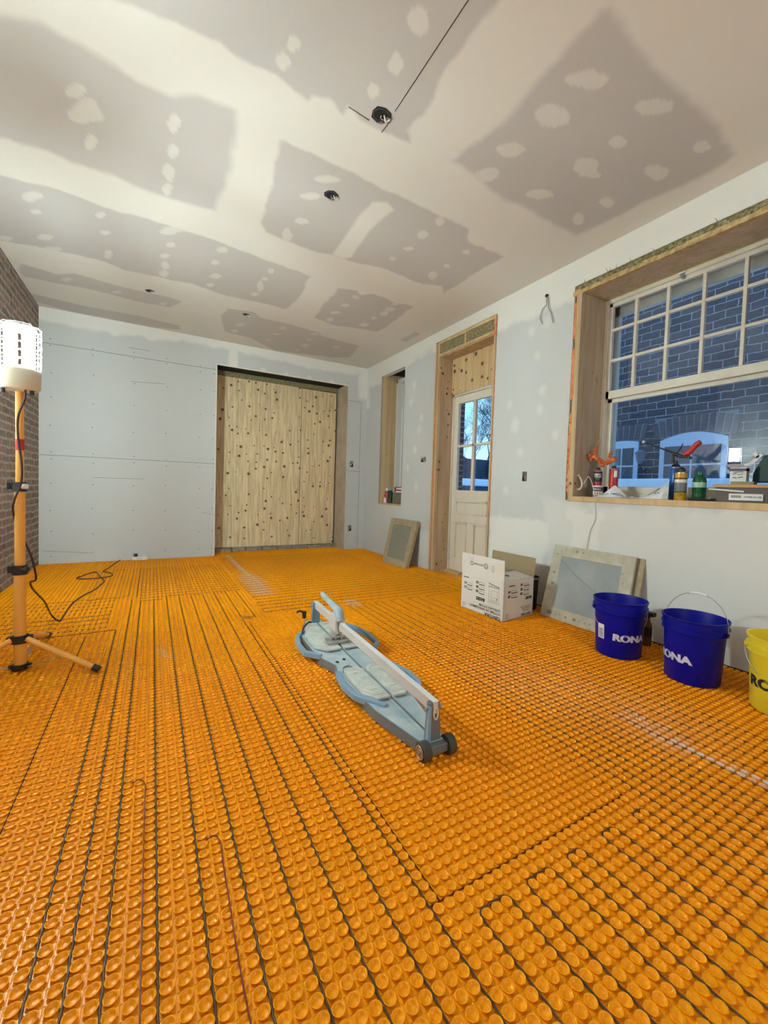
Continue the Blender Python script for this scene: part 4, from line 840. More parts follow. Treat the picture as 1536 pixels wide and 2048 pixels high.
b = MB(); slabq(b, [BP(.005, .008, HB), BP(.005, WW-.01, HB), BP(.165, WW-.035, HB+.02), BP(.165, .02, HB+.02)], .004, (0, 0, 1)); sf = b.build('side_flap', 'card', bx)
b = MB(); slabq(b, [BP(LL-.005, .01, HB), BP(LL-.005, WW-.01, HB), BP(LL+.10, WW-.02, HB-.06), BP(LL+.10, .02, HB-.06)], .004, (0, 0, 1)); b.build('far_flap', 'card', bx)
b = MB(); cc = BP(.09, .14, HB+.0165); b.prism([(cc.x+.014*math.cos(a), cc.y+.02*math.sin(a)) for a in np.linspace(0, 2*math.pi, 13)[:-1]], cc.z+.001, cc.z+.002); b.build('print', 'ink', sf)
# print: upside down, so text runs from the near corner leftwards with its top to the floor
def face(o, u, v, nrm):
    return lambda x, y: o+u*x+v*y+nrm*.0012
F1 = lambda l, z: face(BP(l, 0, z), lu, Vector((0, 0, -1)), -wu)      # reading direction away from the near corner
F2 = lambda w_, z: face(BP(0, w_, z), -wu, Vector((0, 0, -1)), -lu)
def bars(mb, fn, l, h, n_, dx=0., dy=0.):
    for k in range(n_):
        x0 = dx+l*k/n_; x1 = x0+l/n_*.55; mb.add([fn(x0, dy), fn(x1, dy), fn(x1, dy+h), fn(x0, dy+h)], [(0, 1, 2, 3)])
def rectl(mb, fn, x0, y0, x1, y1, t=.0015):
    for (a, b_, c, d) in ((x0, y0, x1, y0+t), (x0, y1-t, x1, y1), (x0, y0, x0+t, y1), (x1-t, y0, x1, y1)): mb.add([fn(a, b_), fn(c, b_), fn(c, d), fn(a, d)], [(0, 1, 2, 3)])
def ring(mb, fn, cx, cy, r, t=.002):
    for k in range(16):
        a, a2 = 2*math.pi*k/16, 2*math.pi*(k+1)/16; mb.add([fn(cx+r*math.cos(a), cy+r*math.sin(a)), fn(cx+r*math.cos(a2), cy+r*math.sin(a2)), fn(cx+(r-t)*math.cos(a2), cy+(r-t)*math.sin(a2)), fn(cx+(r-t)*math.cos(a), cy+(r-t)*math.sin(a))], [(0, 1, 2, 3)])
b = MB()
f = F1(.025, .022)
b.text('CENTURA', .034, f, bold=.0012, align='LEFT', sx=1.05); f = F1(.025, .052); b.text('SYSTÈME DE NIVELLEMENT', .024, f, bold=.0005, align='LEFT', sx=1.15)
f = F1(.025, .078); b.text('LEVELLING SYSTEM', .024, f, bold=.0005, align='LEFT', sx=1.1)
f = F1(.19, .125); b.text('BASES', .034, f, bold=.0018, align='LEFT', sx=1.05, shear=.15)
f = F1(0, 0); f0 = lambda x, y: BP(x, 0, y)-wu*.0012
ring(b, f0, .425, .032, .016); b.text('8', .016, lambda x, y: BP(.425+x, 0, .038-y)-wu*.0012)
rectl(b, f0, .045, .115, .15, .235); rectl(b, f0, .062, .155, .125, .21); rectl(b, f0, .06, .125, .13, .137); ring(b, f0, .066, .149, .005, .005)
rectl(b, f0, .038, .235, .155, .243); b.add([f0(.04, .245), f0(.15, .262), f0(.155, .258), f0(.05, .242)], [(0, 1, 2, 3)])
for (l0, z0) in ((.20, .16), (.20, .195), (.20, .23), (.335, .165), (.335, .20)):
    rectl(b, f0, l0, z0, l0+.055, z0+.018, .0015); b.add([f0(l0, z0-.005), f0(l0+.06, z0-.005), f0(l0+.06, z0-.001), f0(l0, z0-.001)], [(0, 1, 2, 3)])
    bars(b, f0, .03, .02, 5, l0+.065, z0)
b.add([f0(.375, .255), f0(.44, .255), f0(.44, .261), f0(.375, .261)], [(0, 1, 2, 3)])
b.build('print', 'ink', bx)
b = MB(); ff = lambda x, y: BP(x, -.006*y/.158, HB+y)-wu*.0012
ring(b, ff, .19, .085, .022, .004); ring(b, ff, .19, .085, .012, .003); ring(b, ff, .345, .085, .018, .004); b.text('RECYCLABLE', .017, lambda x, y: ff(.27+x, .092-y), bold=.0004); rectl(b, ff, .105, .055, .125, .10, .002)
for k in range(3): rectl(b, ff, .33+.01*k, .115, .336+.01*k, .125, .001)
b.build('print', 'ink', fl)
b = MB(); f2 = lambda x, y: BP(0, x, y)-lu*.0012
b.text('CENTURA', .027, lambda x, y: f2(WW-.02-x, .028-y), bold=.001, align='LEFT', sx=1.05); b.text('SYSTÈME DE', .015, lambda x, y: f2(WW-.05-x, .055-y), align='LEFT'); b.text('NIVELLEMENT', .015, lambda x, y: f2(WW-.05-x, .070-y), align='LEFT'); b.text('LEVELLING SYSTEM', .015, lambda x, y: f2(WW-.03-x, .085-y), align='LEFT')
b.text('BASES', .030, lambda x, y: f2(WW-.02-x, .155-y), bold=.0015, align='LEFT', shear=.15); ring(b, f2, .045, .035, .018, .003); b.text('8', .018, lambda x, y: f2(.045-x, .041-y))
for (l0, z0) in ((.24, .175), (.24, .21), (.24, .245), (.09, .17), (.09, .205)):
    rectl(b, f2, l0, z0, l0+.06, z0+.018, .0015); b.add([f2(l0, z0-.005), f2(l0+.075, z0-.005), f2(l0+.075, z0-.001), f2(l0, z0-.001)], [(0, 1, 2, 3)]); bars(b, f2, .028, .02, 5, l0-.04, z0)
b.add([f2(.06, .255), f2(.13, .255), f2(.13, .262), f2(.06, .262)], [(0, 1, 2, 3)])
b.build('print', 'ink', bx)

# black bin behind the box
bb = thing('black_bin', 'black plastic bin between the cardboard box and taped frames', 'bin', (2.735, 2.41, .0065))
b = MB(); b.lathe([(.062, 0), (.066, .004), (.078, .25), (.084, .252), (.085, .268), (.079, .27), (.074, .25), (.062, .01), (.002, .008)], (2.735, 2.41, .0065), 36); b.build('body', 'black', bb, smooth=True)
b = MB(); b.lathe([(.087, 0), (.088, .012), (.080, .013), (.080, .0)], (2.735, 2.41, .262), 36); b.build('rim', 'cutdark', bb, smooth=True)

# ------------------------------------------------------------------ framed panels leaning on the wall
def panel(name, lab, cat, BL, BR, TR, TL, th, bw, mframe, mfill, recess=.004, group=None, prints=None):
    BL, BR, TR, TL = map(Vector, (BL, BR, TR, TL)); o = thing(name, lab, cat, tuple((BL+BR)/2), group)
    nrm = (BR-BL).cross(TL-BL).normalized()
    if nrm.x > 0: nrm = -nrm
    def P(s, t, d=0.): return (BL*(1-s)+BR*s)*(1-t)+(TL*(1-s)+TR*s)*t+nrm*d
    W_ = (BR-BL).length; H_ = (TL-BL).length; a, c = bw/W_, bw/H_
    for (s0, s1, t0, t1) in ((0, a, 0, 1), (1-a, 1, 0, 1), (a, 1-a, 0, c), (a, 1-a, 1-c, 1)):
        b = MB(); b.hexa([P(s0, t0, -th), P(s1, t0, -th), P(s1, t1, -th), P(s0, t1, -th), P(s0, t0), P(s1, t0), P(s1, t1), P(s0, t1)]); b.build('frame_bar', mframe, o, bevel=.002)
    b = MB(); b.hexa([P(a, c, -th*.8), P(1-a, c, -th*.8), P(1-a, 1-c, -th*.8), P(a, 1-c, -th*.8), P(a, c, -recess), P(1-a, c, -recess), P(1-a, 1-c, -recess), P(a, 1-c, -recess)]); b.build('fill_panel', mfill, o)
    if prints: prints(o, P)
    return o
def tapeprints(o, P):
    b = MB(); rn = random.Random(6)
    def r(s0, s1, t0, t1): b.add([P(s0, t0, .001), P(s1, t0, .001), P(s1, t1, .001), P(s0, t1, .001)], [(0, 1, 2, 3)])
    for (s, t, w_, h) in ((.09, .045, .08, .07), (.33, .05, .03, .04), (.43, .05, .05, .05), (.30, .93, .05, .04), (.39, .93, .03, .03), (.055, .86, .03, .03), (.055, .6, .04, .04), (.06, .45, .05, .04), (.70, .05, .05, .05)): r(s, s+w_*.8, t, t+h*.7)
    b.build('stamp_marks', mat('faded_stamp', (.26, .23, .17), .8), o)
    b = MB()
    for (s, t) in ((.20, .05), (.25, .06), (.50, .05), (.57, .05), (.63, .055), (.16, .93), (.88, .75), (.90, .64), (.89, .5)): r(s, s+.022, t, t+.03)
    b.build('faint_marks', mat('faint_stamp', (.38, .35, .28), .8), o)
    b = MB(); Q = [(.13, .80), (.35, .64), (.55, .52), (.75, .42), (.87, .38)]
    for (a, c) in zip(Q[:-1], Q[1:]): b.bar(P(*a, -.002), P(*c, -.002), .003, .003, (1, 0, 0))
    b.build('crease', mat('panel_crease', (.24, .25, .25), .7), o)
panel('framed_panel', 'plain dusty framed panel hidden behind the printed taped frame', 'panel', (2.735, 2.235, .0065), (2.745, 1.55, .0065), (2.885, 1.555, .548), (2.882, 2.215, .555), .022, .08, 'frame', 'slab')
panel('framed_panel', 'large grey panel in a printed taped frame leaning under the window', 'panel', (2.688, 2.245, .0065), (2.708, 1.585, .0065), (2.850, 1.60, .560), (2.848, 2.255, .560), .022, .085, 'tape', 'slab', prints=tapeprints)
panel('framed_panel', 'brown framed screen leaning below the narrow window', 'panel', (2.622, 4.765, .0065), (2.652, 4.222, .0065), (2.838, 4.275, .578), (2.840, 4.925, .572), .045, .085, 'frame', 'mesh')
p = onR(1300, 1225, 2.80)
sc = thing('spray_bottle', 'small black spray bottle half hidden behind the labelled blue bucket', 'bottle', (2.80, p.y+.01, .0065))
b = MB(); b.lathe([(.020, 0), (.026, .004), (.026, .13), (.012, .165), (.012, .18), (.002, .18)], (2.80, p.y+.01, .0065), 20); b.build('body', mat('brown_bottle', (.10, .04, .02), .4), sc, smooth=True)
b = MB(); b.lathe([(.027, .06), (.027, .12)], (2.80, p.y+.01, .0065), 20); b.cyl((2.80, p.y+.01, .185), (2.80, p.y+.01, .215), .014, n=14); b.box((2.78, p.y-.03, .20), (2.82, p.y+.02, .225)); b.build('trigger', 'black', sc)

# ------------------------------------------------------------------ things on the big window sill
ZS = .9555
def can(name, lab, cat, y, r, h, body, bands=(), X=3.05, cap='black', group=None, captop=.02, capr=.5, dome=.012):
    o = thing(name, lab, cat, (X, y, ZS), group); c = (X, y, ZS)
    b = MB(); b.lathe([(r*.93, 0), (r, .004), (r, h-dome), (r*.96, h-dome+.003), (r*.55, h), (.002, h)], c, 28); b.build('body', body, o, smooth=True)
    for (z0, z1, m_) in bands: b = MB(); b.lathe([(r+.0003, z0), (r+.0006, z0), (r+.0006, z1), (r+.0003, z1)], c, 28); b.build('label_band', m_, o, smooth=True)
    b = MB(); b.lathe([(r*.97, h-dome-.002), (r*1.02, h-dome), (r*1.02, h-dome+.004), (r*.8, h-dome+.006)], c, 28); b.build('seam_ring', 'metal', o, smooth=True)
    if cap: b = MB(); b.lathe([(r*capr, 0), (r*capr, captop*.6), (r*capr*.5, captop), (.001, captop)], (X, y, ZS+h-.002), 16); b.build('nozzle', cap, o, smooth=True)
    return o
def wrapc(X, y, r, zc, ang=math.pi*.79):
    return lambda x, yy: Vector((X+(r+.0012)*math.cos(ang+x/r), y+(r+.0012)*math.sin(ang+x/r), zc+yy))
VA = math.atan2(-2.0, -3.05)   # direction of the camera seen from the sill
c1 = can('foam_can', 'black and red spray foam can in the left corner of the window sill', 'spray can', 2.045, .0315, .215, 'canred', ((.120, .196, 'black'),))
b = MB(); b.text('GREAT', .020, wrapc(3.05, 2.045, .032, ZS+.170, VA), bold=.0006); b.text('STUFF', .020, wrapc(3.05, 2.045, .032, ZS+.152, VA), bold=.0006); b.build('lettering', 'label', c1)
b = MB(); b.text('PRO', .014, wrapc(3.05, 2.045, .032, ZS+.137, VA), bold=.0004); b.build('lettering', mat('green_print', (.15, .35, .05), .5), c1)
c2 = can('foam_can', 'all red spray foam can beside the corner can', 'spray can', 1.915, .0315, .225, 'canred')
b = MB(); f = wrapc(3.05, 1.915, .032, ZS+.155, VA); b.add([f(.0+.004*k, 0) for k in range(7)]+[f(.004*k, .05) for k in range(7)], [(k, k+1, k+8, k+7) for k in range(6)]); b.build('white_label', 'label', c2)
b = MB()
for k in range(6): f = wrapc(3.05, 1.915, .032, ZS+.13-.017*k, VA); b.add([f(-.02+.006*q, 0) for q in range(7)]+[f(-.02+.006*q, .004) for q in range(7)], [(q, q+1, q+8, q+7) for q in range(6)])
b.build('small_print', 'redwire', c2)
fo = thing('cured_foam', 'lumpy orange string of cured foam hanging between the two red cans', 'foam', (3.05, 2.0, ZS+.22))
b = MB(); rn = random.Random(11)
for (px, py, r) in [(1198,886,.008),(1196,892,.008),(1191,898,.012),(1190,905,.014),(1181,911,.017),(1183,918,.016),(1189,914,.016),(1195,917,.015),(1201,922,.016),(1207,925,.016),(1205,930,.014),(1212,926,.015),(1217,924,.016),(1222,920,.017),(1228,919,.018),(1220,908,.011),(1222,904,.009),(1219,912,.008)]:
    p = onR(px, py, 3.05); b.blob(p, r*1.15, rn.randint(0, 999), amp=.3)
    for q in range(5): b.blob(p+Vector((rn.uniform(-1, 1), rn.uniform(-1, 1), rn.uniform(-1, 1)))*r*.8, r*.5, rn.randint(0, 999))
b.build('lumps', mat('dark_orange_foam', (.72, .20, .05), .6, noise=(40, (.50, .09, .03), .4, .65)), fo, smooth=True)
b = MB(); p = onR(1196, 884, 3.05); b.tube([p, p+Vector((0, -.012, .012)), p+Vector((0, -.024, .020))], .004, 6); b.build('dry_tip', 'wire', fo)
cu_ = thing('filler_tub', 'small white tub with a purple label on the sill', 'tub', (2.98, 2.0, ZS))
b = MB(); b.lathe([(.030, 0), (.031, .004), (.038, .078), (.040, .080), (.040, .088), (.002, .088)], (2.98, 1.995, ZS), 28); b.build('tub', 'label', cu_, smooth=True)
b = MB(); b.lathe([(.0362, .045), (.0390, .076)], (2.98, 1.995, ZS), 28); b.lathe([(.0312, .006), (.0318, .012)], (2.98, 1.995, ZS), 28); b.build('label_band', 'purple', cu_, smooth=True)
b = MB(); b.text('Mulco', .020, wrapc(2.98, 1.995, .038, ZS+.055, VA), bold=.0004); b.build('lettering', 'label', cu_)
b = MB()
for k, a in enumerate((-.5, .0, .5)):
    f = wrapc(2.98, 1.995, .0345, ZS+.014, VA+a); b.add([f(-.005, 0), f(.005, 0), f(.004, .027), f(-.004, .027)], [(0, 1, 2, 3)])
b.build('pictures', 'brass', cu_)
# paper sheet curling at both ends
ps = thing('paper_plan', 'curled sheet of white drawing paper lying on the sill', 'paper', (2.99, 1.75, ZS))
b = MB(); prof = [(1203,997,0),(1225,985,.0),(1238,968,.02),(1241,966,.03)]
n_ = 28; vs = []
for k in range(n_+1):
    s = k/n_; y = 1.98-.49*s
    lift = .085*max(0, 1-abs(s-.20)/.20)**1.1+.125*max(0, (s-.58)/.42)**1.7
    for m_ in range(7):
        t = m_/6; vs.append(Vector((2.905+.10*t+.02*math.sin(s*3), y, ZS+.002+lift*t**.8+.012*t)))
fs = [(k*7+m_, (k+1)*7+m_, (k+1)*7+m_+1, k*7+m_+1) for k in range(n_) for m_ in range(6)]; b.add(vs, fs)
sh = b.build('sheet', 'paper', ps, smooth=True)
b = MB()
def sp(s, t): 
    lift = .085*max(0, 1-abs(s-.20)/.20)**1.1+.125*max(0, (s-.58)/.42)**1.7
    return Vector((2.898+.10*t+.02*math.sin(s*3), 1.98-.49*s, ZS+.006+lift*t**.8+.012*t))
for L_ in ([(.25, .25), (.33, .62), (.43, .35), (.36, .42), (.27, .28)], [(.47, .3), (.53, .27)], [(.58, .3), (.66, .32)], [(.78, .35), (.90, .75), (.86, .35), (.94, .3)], [(.12, .12), (.22, .2)]):
    b.tube([sp(*q) for q in L_], .0016, 5)
b.build('drawn_lines', 'ink', ps)
# blue can with the dispensing gun
bc = can('foam_gun_can', 'tall blue foam can with a black and red dispensing gun on top', 'foam gun', 1.497, .0335, .228, 'canblue', X=3.08, cap=None)
G = lambda x, y: onR(x, y, 3.08)
b = MB(); b.lathe([(.028, 0), (.022, .012), (.012, .018), (.010, .04), (.002, .04)], (3.08, 1.497, ZS+.226), 20); b.build('adapter', 'black', bc, smooth=True)
b = MB(); b.tube([G(1290, 886), G(1320, 896), G(1342, 904), G(1358, 911)], [.004, .005, .0065, .009], 10); b.tube([G(1350, 908), G(1365, 913), G(1381, 915)], [.011, .010, .006], 10); b.cyl(G(1347, 907), G(1346, 926), .008, n=10); b.cyl(G(1377, 913), G(1383, 917), .008, n=10); b.build('gun_body', 'black', bc, smooth=True)
b = MB(); b.tube([G(1354, 906), G(1361, 897), G(1366, 887)], [.004, .004, .003], 8); b.tube([G(1352, 912), G(1358, 918), G(1368, 914)], .0022, 6); b.build('trigger', 'black', bc, smooth=True)
b = MB(); b.tube([G(1368, 909), G(1378, 905), G(1385, 898), G(1393, 889), G(1401, 884)], [.014, .018, .016, .018, .016], 12); b.build('grip', 'gunred', bc, smooth=True)
b = MB(); p = G(1287, 884); b.blob(p, .009, 3); b.build('foam_tip', 'paper', bc, smooth=True)
yc = can('foam_can', 'yellow sealant can with dark label bands in front of the gun', 'spray can', 1.432, .0345, .188, 'canyel', ((.055, .115, 'cutdark'), (.115, .135, 'label'), (.138, .145, 'black'), (.05, .057, 'black')), X=3.02, capr=.62, captop=.03)
b = MB()
for a in (-.45, .1): ring(b, wrapc(3.02, 1.432, .0345, ZS+.035, VA+.2+a), 0, 0, .009, .002)
b.build('hazard_marks', 'ink', yc)
gb = thing('green_bottle', 'green tinted clear plastic bottle on the sill by the yellow can', 'bottle', (3.05, 1.337, ZS))
b = MB(); b.lathe([(.035, 0), (.038, .004), (.038, .04), (.0365, .045), (.038, .05), (.038, .125), (.034, .145), (.016, .165), (.0145, .168), (.002, .168)], (3.05, 1.337, ZS), 32); b.build('body', 'cangreen', gb, smooth=True)
b = MB(); b.cyl((3.05, 1.337, ZS+.166), (3.05, 1.337, ZS+.187), .0165, n=20); b.build('cap', mat('green_cap', (.02, .16, .09), .4), gb, smooth=True)
b = MB(); b.lathe([(.0384, .085), (.0386, .118)], (3.05, 1.337, ZS), 32); b.build('label_band', mat('pale_green_label', (.35, .55, .45), .5), gb, smooth=True)
b = MB(); b.tube([(2.99, 1.37-.01*k, ZS+.008+.003*math.sin(k)) for k in range(17)], .008, 8); b.tube([(3.0, 1.36-.012*k, ZS+.007) for k in range(12)], .007, 8)
tag(b.build('black_strap', 'black', smooth=True), 'flat black strap bundle in front of the green bottle', 'strap')
# clear storage bin with card lid, knife box, cardboard and bag
bn = thing('storage_bin', 'clear plastic bin of parts with a white barcode label on the sill', 'bin', (3.02, 1.08, ZS))
yA, yB = 1.208, .955
b = MB(); b.hexa([(2.955, yA-.006, ZS), (2.955, yB, ZS), (3.12, yB, ZS), (3.12, yA-.006, ZS), (2.945, yA, ZS+.085), (2.945, yB, ZS+.085), (3.13, yB, ZS+.085), (3.13, yA, ZS+.085)]); b.build('tub', 'clear', bn, bevel=.004)
b = MB(); b.box((2.9445, .975, ZS+.012), (2.9475, 1.135, ZS+.05)) ; lb = b.build('label', 'label', bn)
b = MB(); fb = lambda x, y: Vector((2.9440, 1.128-x, ZS+.02+y)); bars(b, fb, .05, .016, 10, .004, .005)
b.text('HWRK16-120', .014, lambda x, y: fb(.065+x, .007+y), bold=.0003, align='LEFT'); b.build('print', 'ink', lb)
b = MB(); b.box((2.938, yB, ZS+.086), (3.135, yA+.008, ZS+.104)); tag(b.build('card_sheet', 'brass'), 'tan cardboard sheet lying on top of the storage bin', 'cardboard')
kb = thing('blade_box', 'white blade box with a dark blue top band on the bin', 'box', (3.04, 1.13, ZS+.105))
b = MB(); b.box((3.02, 1.085, ZS+.105), (3.06, 1.165, ZS+.205)); b.build('carton', 'label', kb)
b = MB(); b.box((3.0185, 1.085, ZS+.185), (3.0605, 1.165, ZS+.201)); b.build('blue_band', 'purple', kb)
b = MB(); fk = lambda x, y: Vector((3.0180, 1.160-x, ZS+.115+y))
for (x0, y0, x1, y1) in ((.01, .05, .03, .055), (.035, .045, .045, .05), (.05, .045, .06, .055), (.01, .03, .03, .027), (.035, .028, .06, .033), (.01, .062, .06, .064)): b.add([fk(x0, y0), fk(x1, y1), fk(x1, y1+.004), fk(x0, y0+.004)], [(0, 1, 2, 3)])
b.build('print', 'ink', kb)
b = MB(); slabq(b, [(3.018, 1.165, ZS+.205), (3.018, 1.085, ZS+.205), (3.0, 1.095, ZS+.225), (3.0, 1.185, ZS+.222)], .0015, (0, 0, 1)); b.build('torn_flap', 'inkw', kb)
b = MB(); b.box((2.97, 1.03, ZS+.105), (3.016, 1.14, ZS+.122)); tag(b.build('card_strip', 'kraft'), 'small brown cardboard strip in front of the blade box', 'cardboard')
b = MB(); b.tube([(2.935, 1.235, ZS+.075), (2.93, 1.06, ZS+.062)], .005, 10); tag(b.build('white_tube', 'label', smooth=True), 'thin white plastic tube resting against the storage bin', 'tube')
bgp = [(1462,968),(1470,940),(1492,925),(1512,908),(1536,915),(1560,930),(1560,985),(1462,985)]
b = MB(); pr = [G(x, y) for x, y in [(1500,965),(1503,945),(1515,925),(1528,910),(1545,905),(1570,915),(1570,965)]]
b.add([Vector((3.10, p.y, p.z)) for p in pr]+[Vector((3.15, p.y, p.z)) for p in pr], [tuple(range(7)), tuple(reversed(range(7, 14)))]+[(i, (i+1) % 7, 7+(i+1) % 7, 7+i) for i in range(7)])
tag(b.build('green_bag', 'green', bevel=.008), 'dark green folded bag leaning on the glass at the right end of the sill', 'bag')
b = MB()
for (a, c) in (((1466,938),(1500,928)),((1500,928),(1524,908)),((1508,905),(1516,915))): p, q = G(*a), G(*c); b.bar(p, q, .002, .02, (0, .3, 1))
tag(b.build('foil_scrap', 'label'), 'torn white scrap draped along the dark green bag', 'scrap')
# coil of white wire with its tail hanging down the wall
cw = thing('coiled_wire', 'white wire coiled at the left end of the sill, tail hanging down the wall', 'wire', (2.92, 2.13, ZS))
b = MB(); W = lambda x, y, X=2.93: onR(1120+x/7.314, 870+y/7.314, X)
for k in range(3): b.tube(smooth_path([W(285,575,2.90+.004*k), W(215+8*k,620), W(180+5*k,720), W(205,800-10*k), W(290,800-12*k), W(325-6*k,720), W(300-5*k,620), W(240,575+6*k), W(200+10*k,590)], 4), .0028, 6)
b.tube(smooth_path([W(345,720), W(400,625), W(430,618), W(460,680), W(490,790), W(505,880,2.90), W(512,960,2.882), W(515,1030,2.880)]+[onR(x, y, 2.880) for x, y in ((1191,1020),(1190,1040),(1180,1060),(1176,1080),(1173,1100))], 4), .0028, 6)
b.build('loops', mat('grey_white_wire', (.62, .60, .55), .5), cw, smooth=True)

# small window sill items
ZT = SO[2]+.003
def mini(name, lab, cat, y, X, r, h, m_, cap=None, neck=.6):
    o = thing(name, lab, cat, (X, y, ZT)); b = MB(); b.lathe([(r, 0), (r, h*.75), (r*neck, h*.88), (r*neck, h), (.001, h)], (X, y, ZT), 20); b.build('body', m_, o, smooth=True)
    if cap: b = MB(); b.lathe([(r*neck*1.15, h*.88), (r*neck*1.15, h*1.06), (.001, h*1.06)], (X, y, ZT), 16); b.build('cap', cap, o, smooth=True)
mini('small_bottle', 'tiny white bottle at the left of the narrow window sill', 'bottle', onR(770, 1003, 2.97).y, 2.97, .022, .075, 'label')
mini('red_bottle', 'red bottle with a white cap on the narrow window sill', 'bottle', onR(774, 995, 3.00).y, 3.00, .03, .20, 'canred', 'label', .8)
mini('green_bottle', 'green bottle on the narrow window sill beside the grey box', 'bottle', onR(781, 995, 2.99).y, 2.99, .035, .21, 'cangreen', 'cutarm', .4)
yb = onR(786.5, 990, 2.93).y
b = MB(); b.box((2.93, 4.79, ZT), (3.08, yb, ZT+.155)); tag(b.build('grey_box', mat('grey_brown_box', (.16, .14, .11), .8), bevel=.003), 'open grey brown box on the narrow window sill', 'box')
kx = thing('red_box', 'red and white carton lying on top of the grey brown box', 'box', (3.0, 4.9, ZT+.158))
b = MB(); b.box((2.935, 4.80, ZT+.158), (3.06, yb-.015, ZT+.235)); b.build('carton', mat('dark_red_card', (.22, .015, .02), .6), kx, bevel=.002)
b = MB(); b.box((2.9345, 4.80, ZT+.160), (2.9348, yb-.06, ZT+.18)); b.box((2.9345, 4.80, ZT+.20), (2.9348, yb-.07, ZT+.222)); b.build('white_print', 'label', kx)

# ------------------------------------------------------------------ outside
XN = 7.0
b = MB(); b.box((3.40, -30, -1.2), (60, 60, -.5)); g_ = b.build('ground_snow', 'snow'); struct(g_)
nb = thing('neighbour_house', 'brick neighbour house with pale blue window frames seen through the large window', 'house', (XN, 2, -.5))
b = MB(); b.box((XN, -6, -.5), (XN+.3, 6.6, 7.0)); b.build('brick_wall', 'nbrick', nb)
def nwin(y0, y1, z0, z1, arch, cols):
    f = MB(); n_ = 10
    pts = [(y0, z0), (y1, z0), (y1, z1)]+[(y1+(y0-y1)*k/n_, z1+arch*math.sin(math.pi*k/n_)) for k in range(1, n_)]+[(y0, z1)]
    m_ = len(pts); f.add([(XN-.02, y, z) for y, z in pts]+[(XN+.01, y, z) for y, z in pts], [tuple(range(m_)), tuple(reversed(range(m_, 2*m_)))]+[(i, (i+1) % m_, m_+(i+1) % m_, m_+i) for i in range(m_)])
    wf = f.build('window_frame', 'nframe', nb)
    zt = z1-.10; zb = z0+.03
    for k in range(cols):
        a = y0+.06+(y1-y0-.12)*k/cols+.015; c = y0+.06+(y1-y0-.12)*(k+1)/cols-.015
        for (za, zc_) in ((zb, (zb+zt)/2-.015), ((zb+zt)/2+.015, zt)):
            p = MB(); p.box((XN-.026, a, za), (XN-.021, c, zc_)); p.build('pane', 'npane', wf)
    # soldier course of arch bricks above
    k = MB(); nn = int((y1-y0+.2)/.085)
    for q in range(nn):
        s = (q+.5)/nn; y = y0-.1+(y1-y0+.2)*s; zz = z1+arch*math.sin(math.pi*min(max(s, .02), .98))+.015; tl = (s-.5)*.10
        k.hexa([(XN-.012, y-.036, zz), (XN-.012, y+.036, zz), (XN+.01, y+.036, zz), (XN+.01, y-.036, zz), (XN-.012, y-.036+tl, zz+.26), (XN-.012, y+.036+tl, zz+.26), (XN+.01, y+.036+tl, zz+.26), (XN+.01, y-.036+tl, zz+.26)])
    k.build('brick_arch', mat('arch_brick', (.085, .08, .09), .9, noise=(6, (.12, .11, .12), .4, .7)), nb)
    k = MB(); k.box((XN-.004, y0-.10, z1+arch*.3), (XN+.0, y1+.10, z1+arch+.26)); k.build('arch_mortar', mat('pale_mortar', (.20, .205, .23), .9), nb)
a = onR(1215, 885, XN); c = onR(1274, 972, XN); nwin(c.y, a.y, c.z-.0, a.z-.03, .03, 2)
a = onR(1322, 880, XN); c = onR(1452, 972, XN); nwin(c.y, a.y, c.z, a.z-.02, .10, 2)
nwin(.9, 2.0, 1.17, 1.9, .08, 2)
b = MB(); a = onR(1300, 957, XN-.35); c = onR(1300, 978, XN-.35)
b.box((XN-.35, -6, c.z-.05), (XN-.02, 6.0, a.z)); b.build('snowy_ledge', 'snow', nb, bevel=.03)
b = MB(); b.box((XN-.30, -6, -.5), (XN-.0, 6.0, c.z-.05)); b.build('plinth', 'nframe', nb)
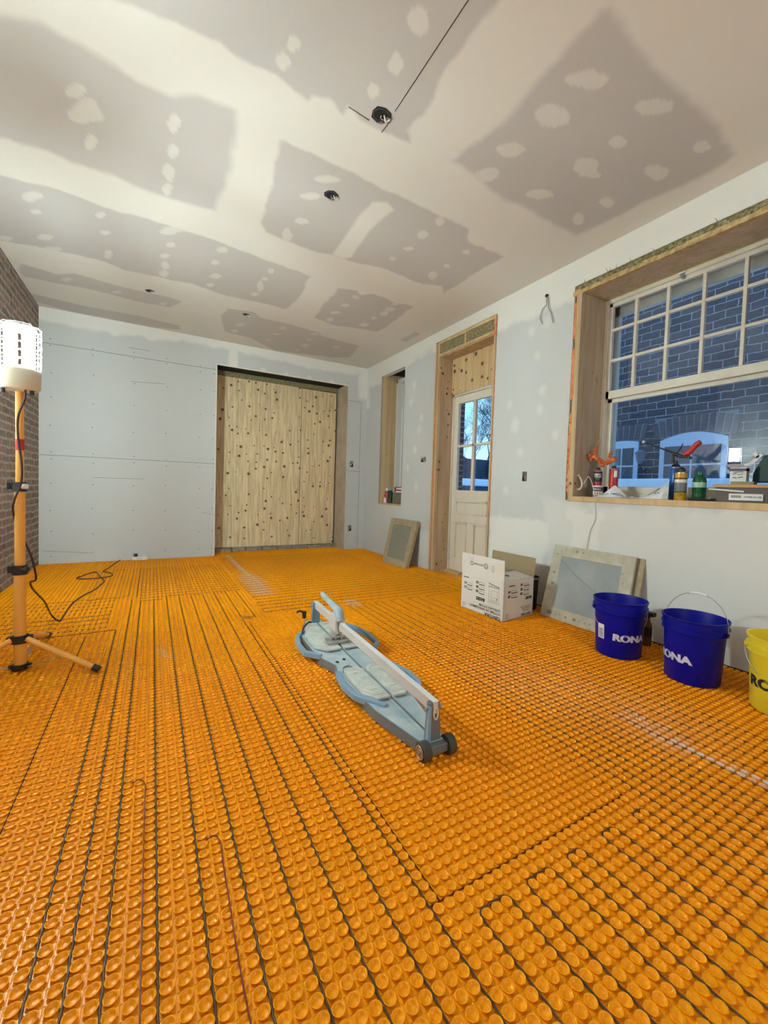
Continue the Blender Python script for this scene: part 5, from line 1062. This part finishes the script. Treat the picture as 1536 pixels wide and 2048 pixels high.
a = onR(1281, 912, XN-.18); lm = MB(); lm.lathe([(.02, -.13), (.05, -.10), (.08, .04), (.09, .05), (.02, .10), (.002, .11)], a, 8); wl = lm.build('wall_lantern', 'cutdark', nb)
lm = MB(); lm.tube([a+Vector((0, 0, -.15)), a+Vector((.08, 0, -.26)), a+Vector((.18, 0, -.2))], .012, 6); lm.build('bracket', 'black', wl)
# snowy porch roof and hedge seen through the door
d0 = onB(950, 958, 9.5); d1_ = onB(950, 972, 9.5)
fe = thing('snowy_fence', 'low dark fence with a thick cap of snow seen through the door glass', 'fence', (8, 9.5, -.5))
b = MB(); b.box((5, 9.5, -.5), (14, 9.6, d1_.z)); b.build('boards', 'hedge', fe)
b = MB(); b.box((4.9, 9.35, d1_.z), (14, 9.75, d0.z)); b.build('snow_cap', 'snow', fe, bevel=.05)
b = MB(); rn = random.Random(9)
hz_ = onB(950, 915, 14).z
for k in range(110): x = rn.uniform(8, 20); b.blob((x, 14+rn.uniform(-.5, .8), rn.uniform(-.2, hz_-.5)), rn.uniform(.4, .75), k, amp=.3)
b.box((7, 14.2, -.5), (22, 14.9, hz_-.05)); tag(b.build('hedge', 'hedge'), 'dark blue winter hedge behind the snowy fence', 'hedge')
TX, TY = onB(965, 930, 17).x, 17.0
tr = thing('bare_tree', 'leafless branching tree against the blue sky seen through the door', 'tree', (TX, TY, -.5))
b = MB(); rn = random.Random(21)
def branch(p, d, L, r, lv):
    e_ = p+d*L; m_ = p+d*L*.5+Vector((rn.uniform(-1, 1), rn.uniform(-1, 1), rn.uniform(-1, 1)))*L*.06
    b.tube([p, m_, e_], [r, r*.85, r*.66], 4 if lv > 1 else 7)
    if lv >= 7: return
    for k in range(4 if lv < 3 else 3 if lv < 6 else 2):
        a = Vector((rn.uniform(-1, 1), rn.uniform(-1, 1), rn.uniform(-.25, .8))).normalized(); branch(p+d*L*rn.uniform(.55, 1) if k else e_, (d*.85+a*.75).normalized(), L*rn.uniform(.62, .85), max(r*.60, .006), lv+1)
branch(Vector((TX, TY, -.5)), Vector((0.03, 0, 1)).normalized(), 2.3, .075, 0)
b.build('branches', 'bark', tr)
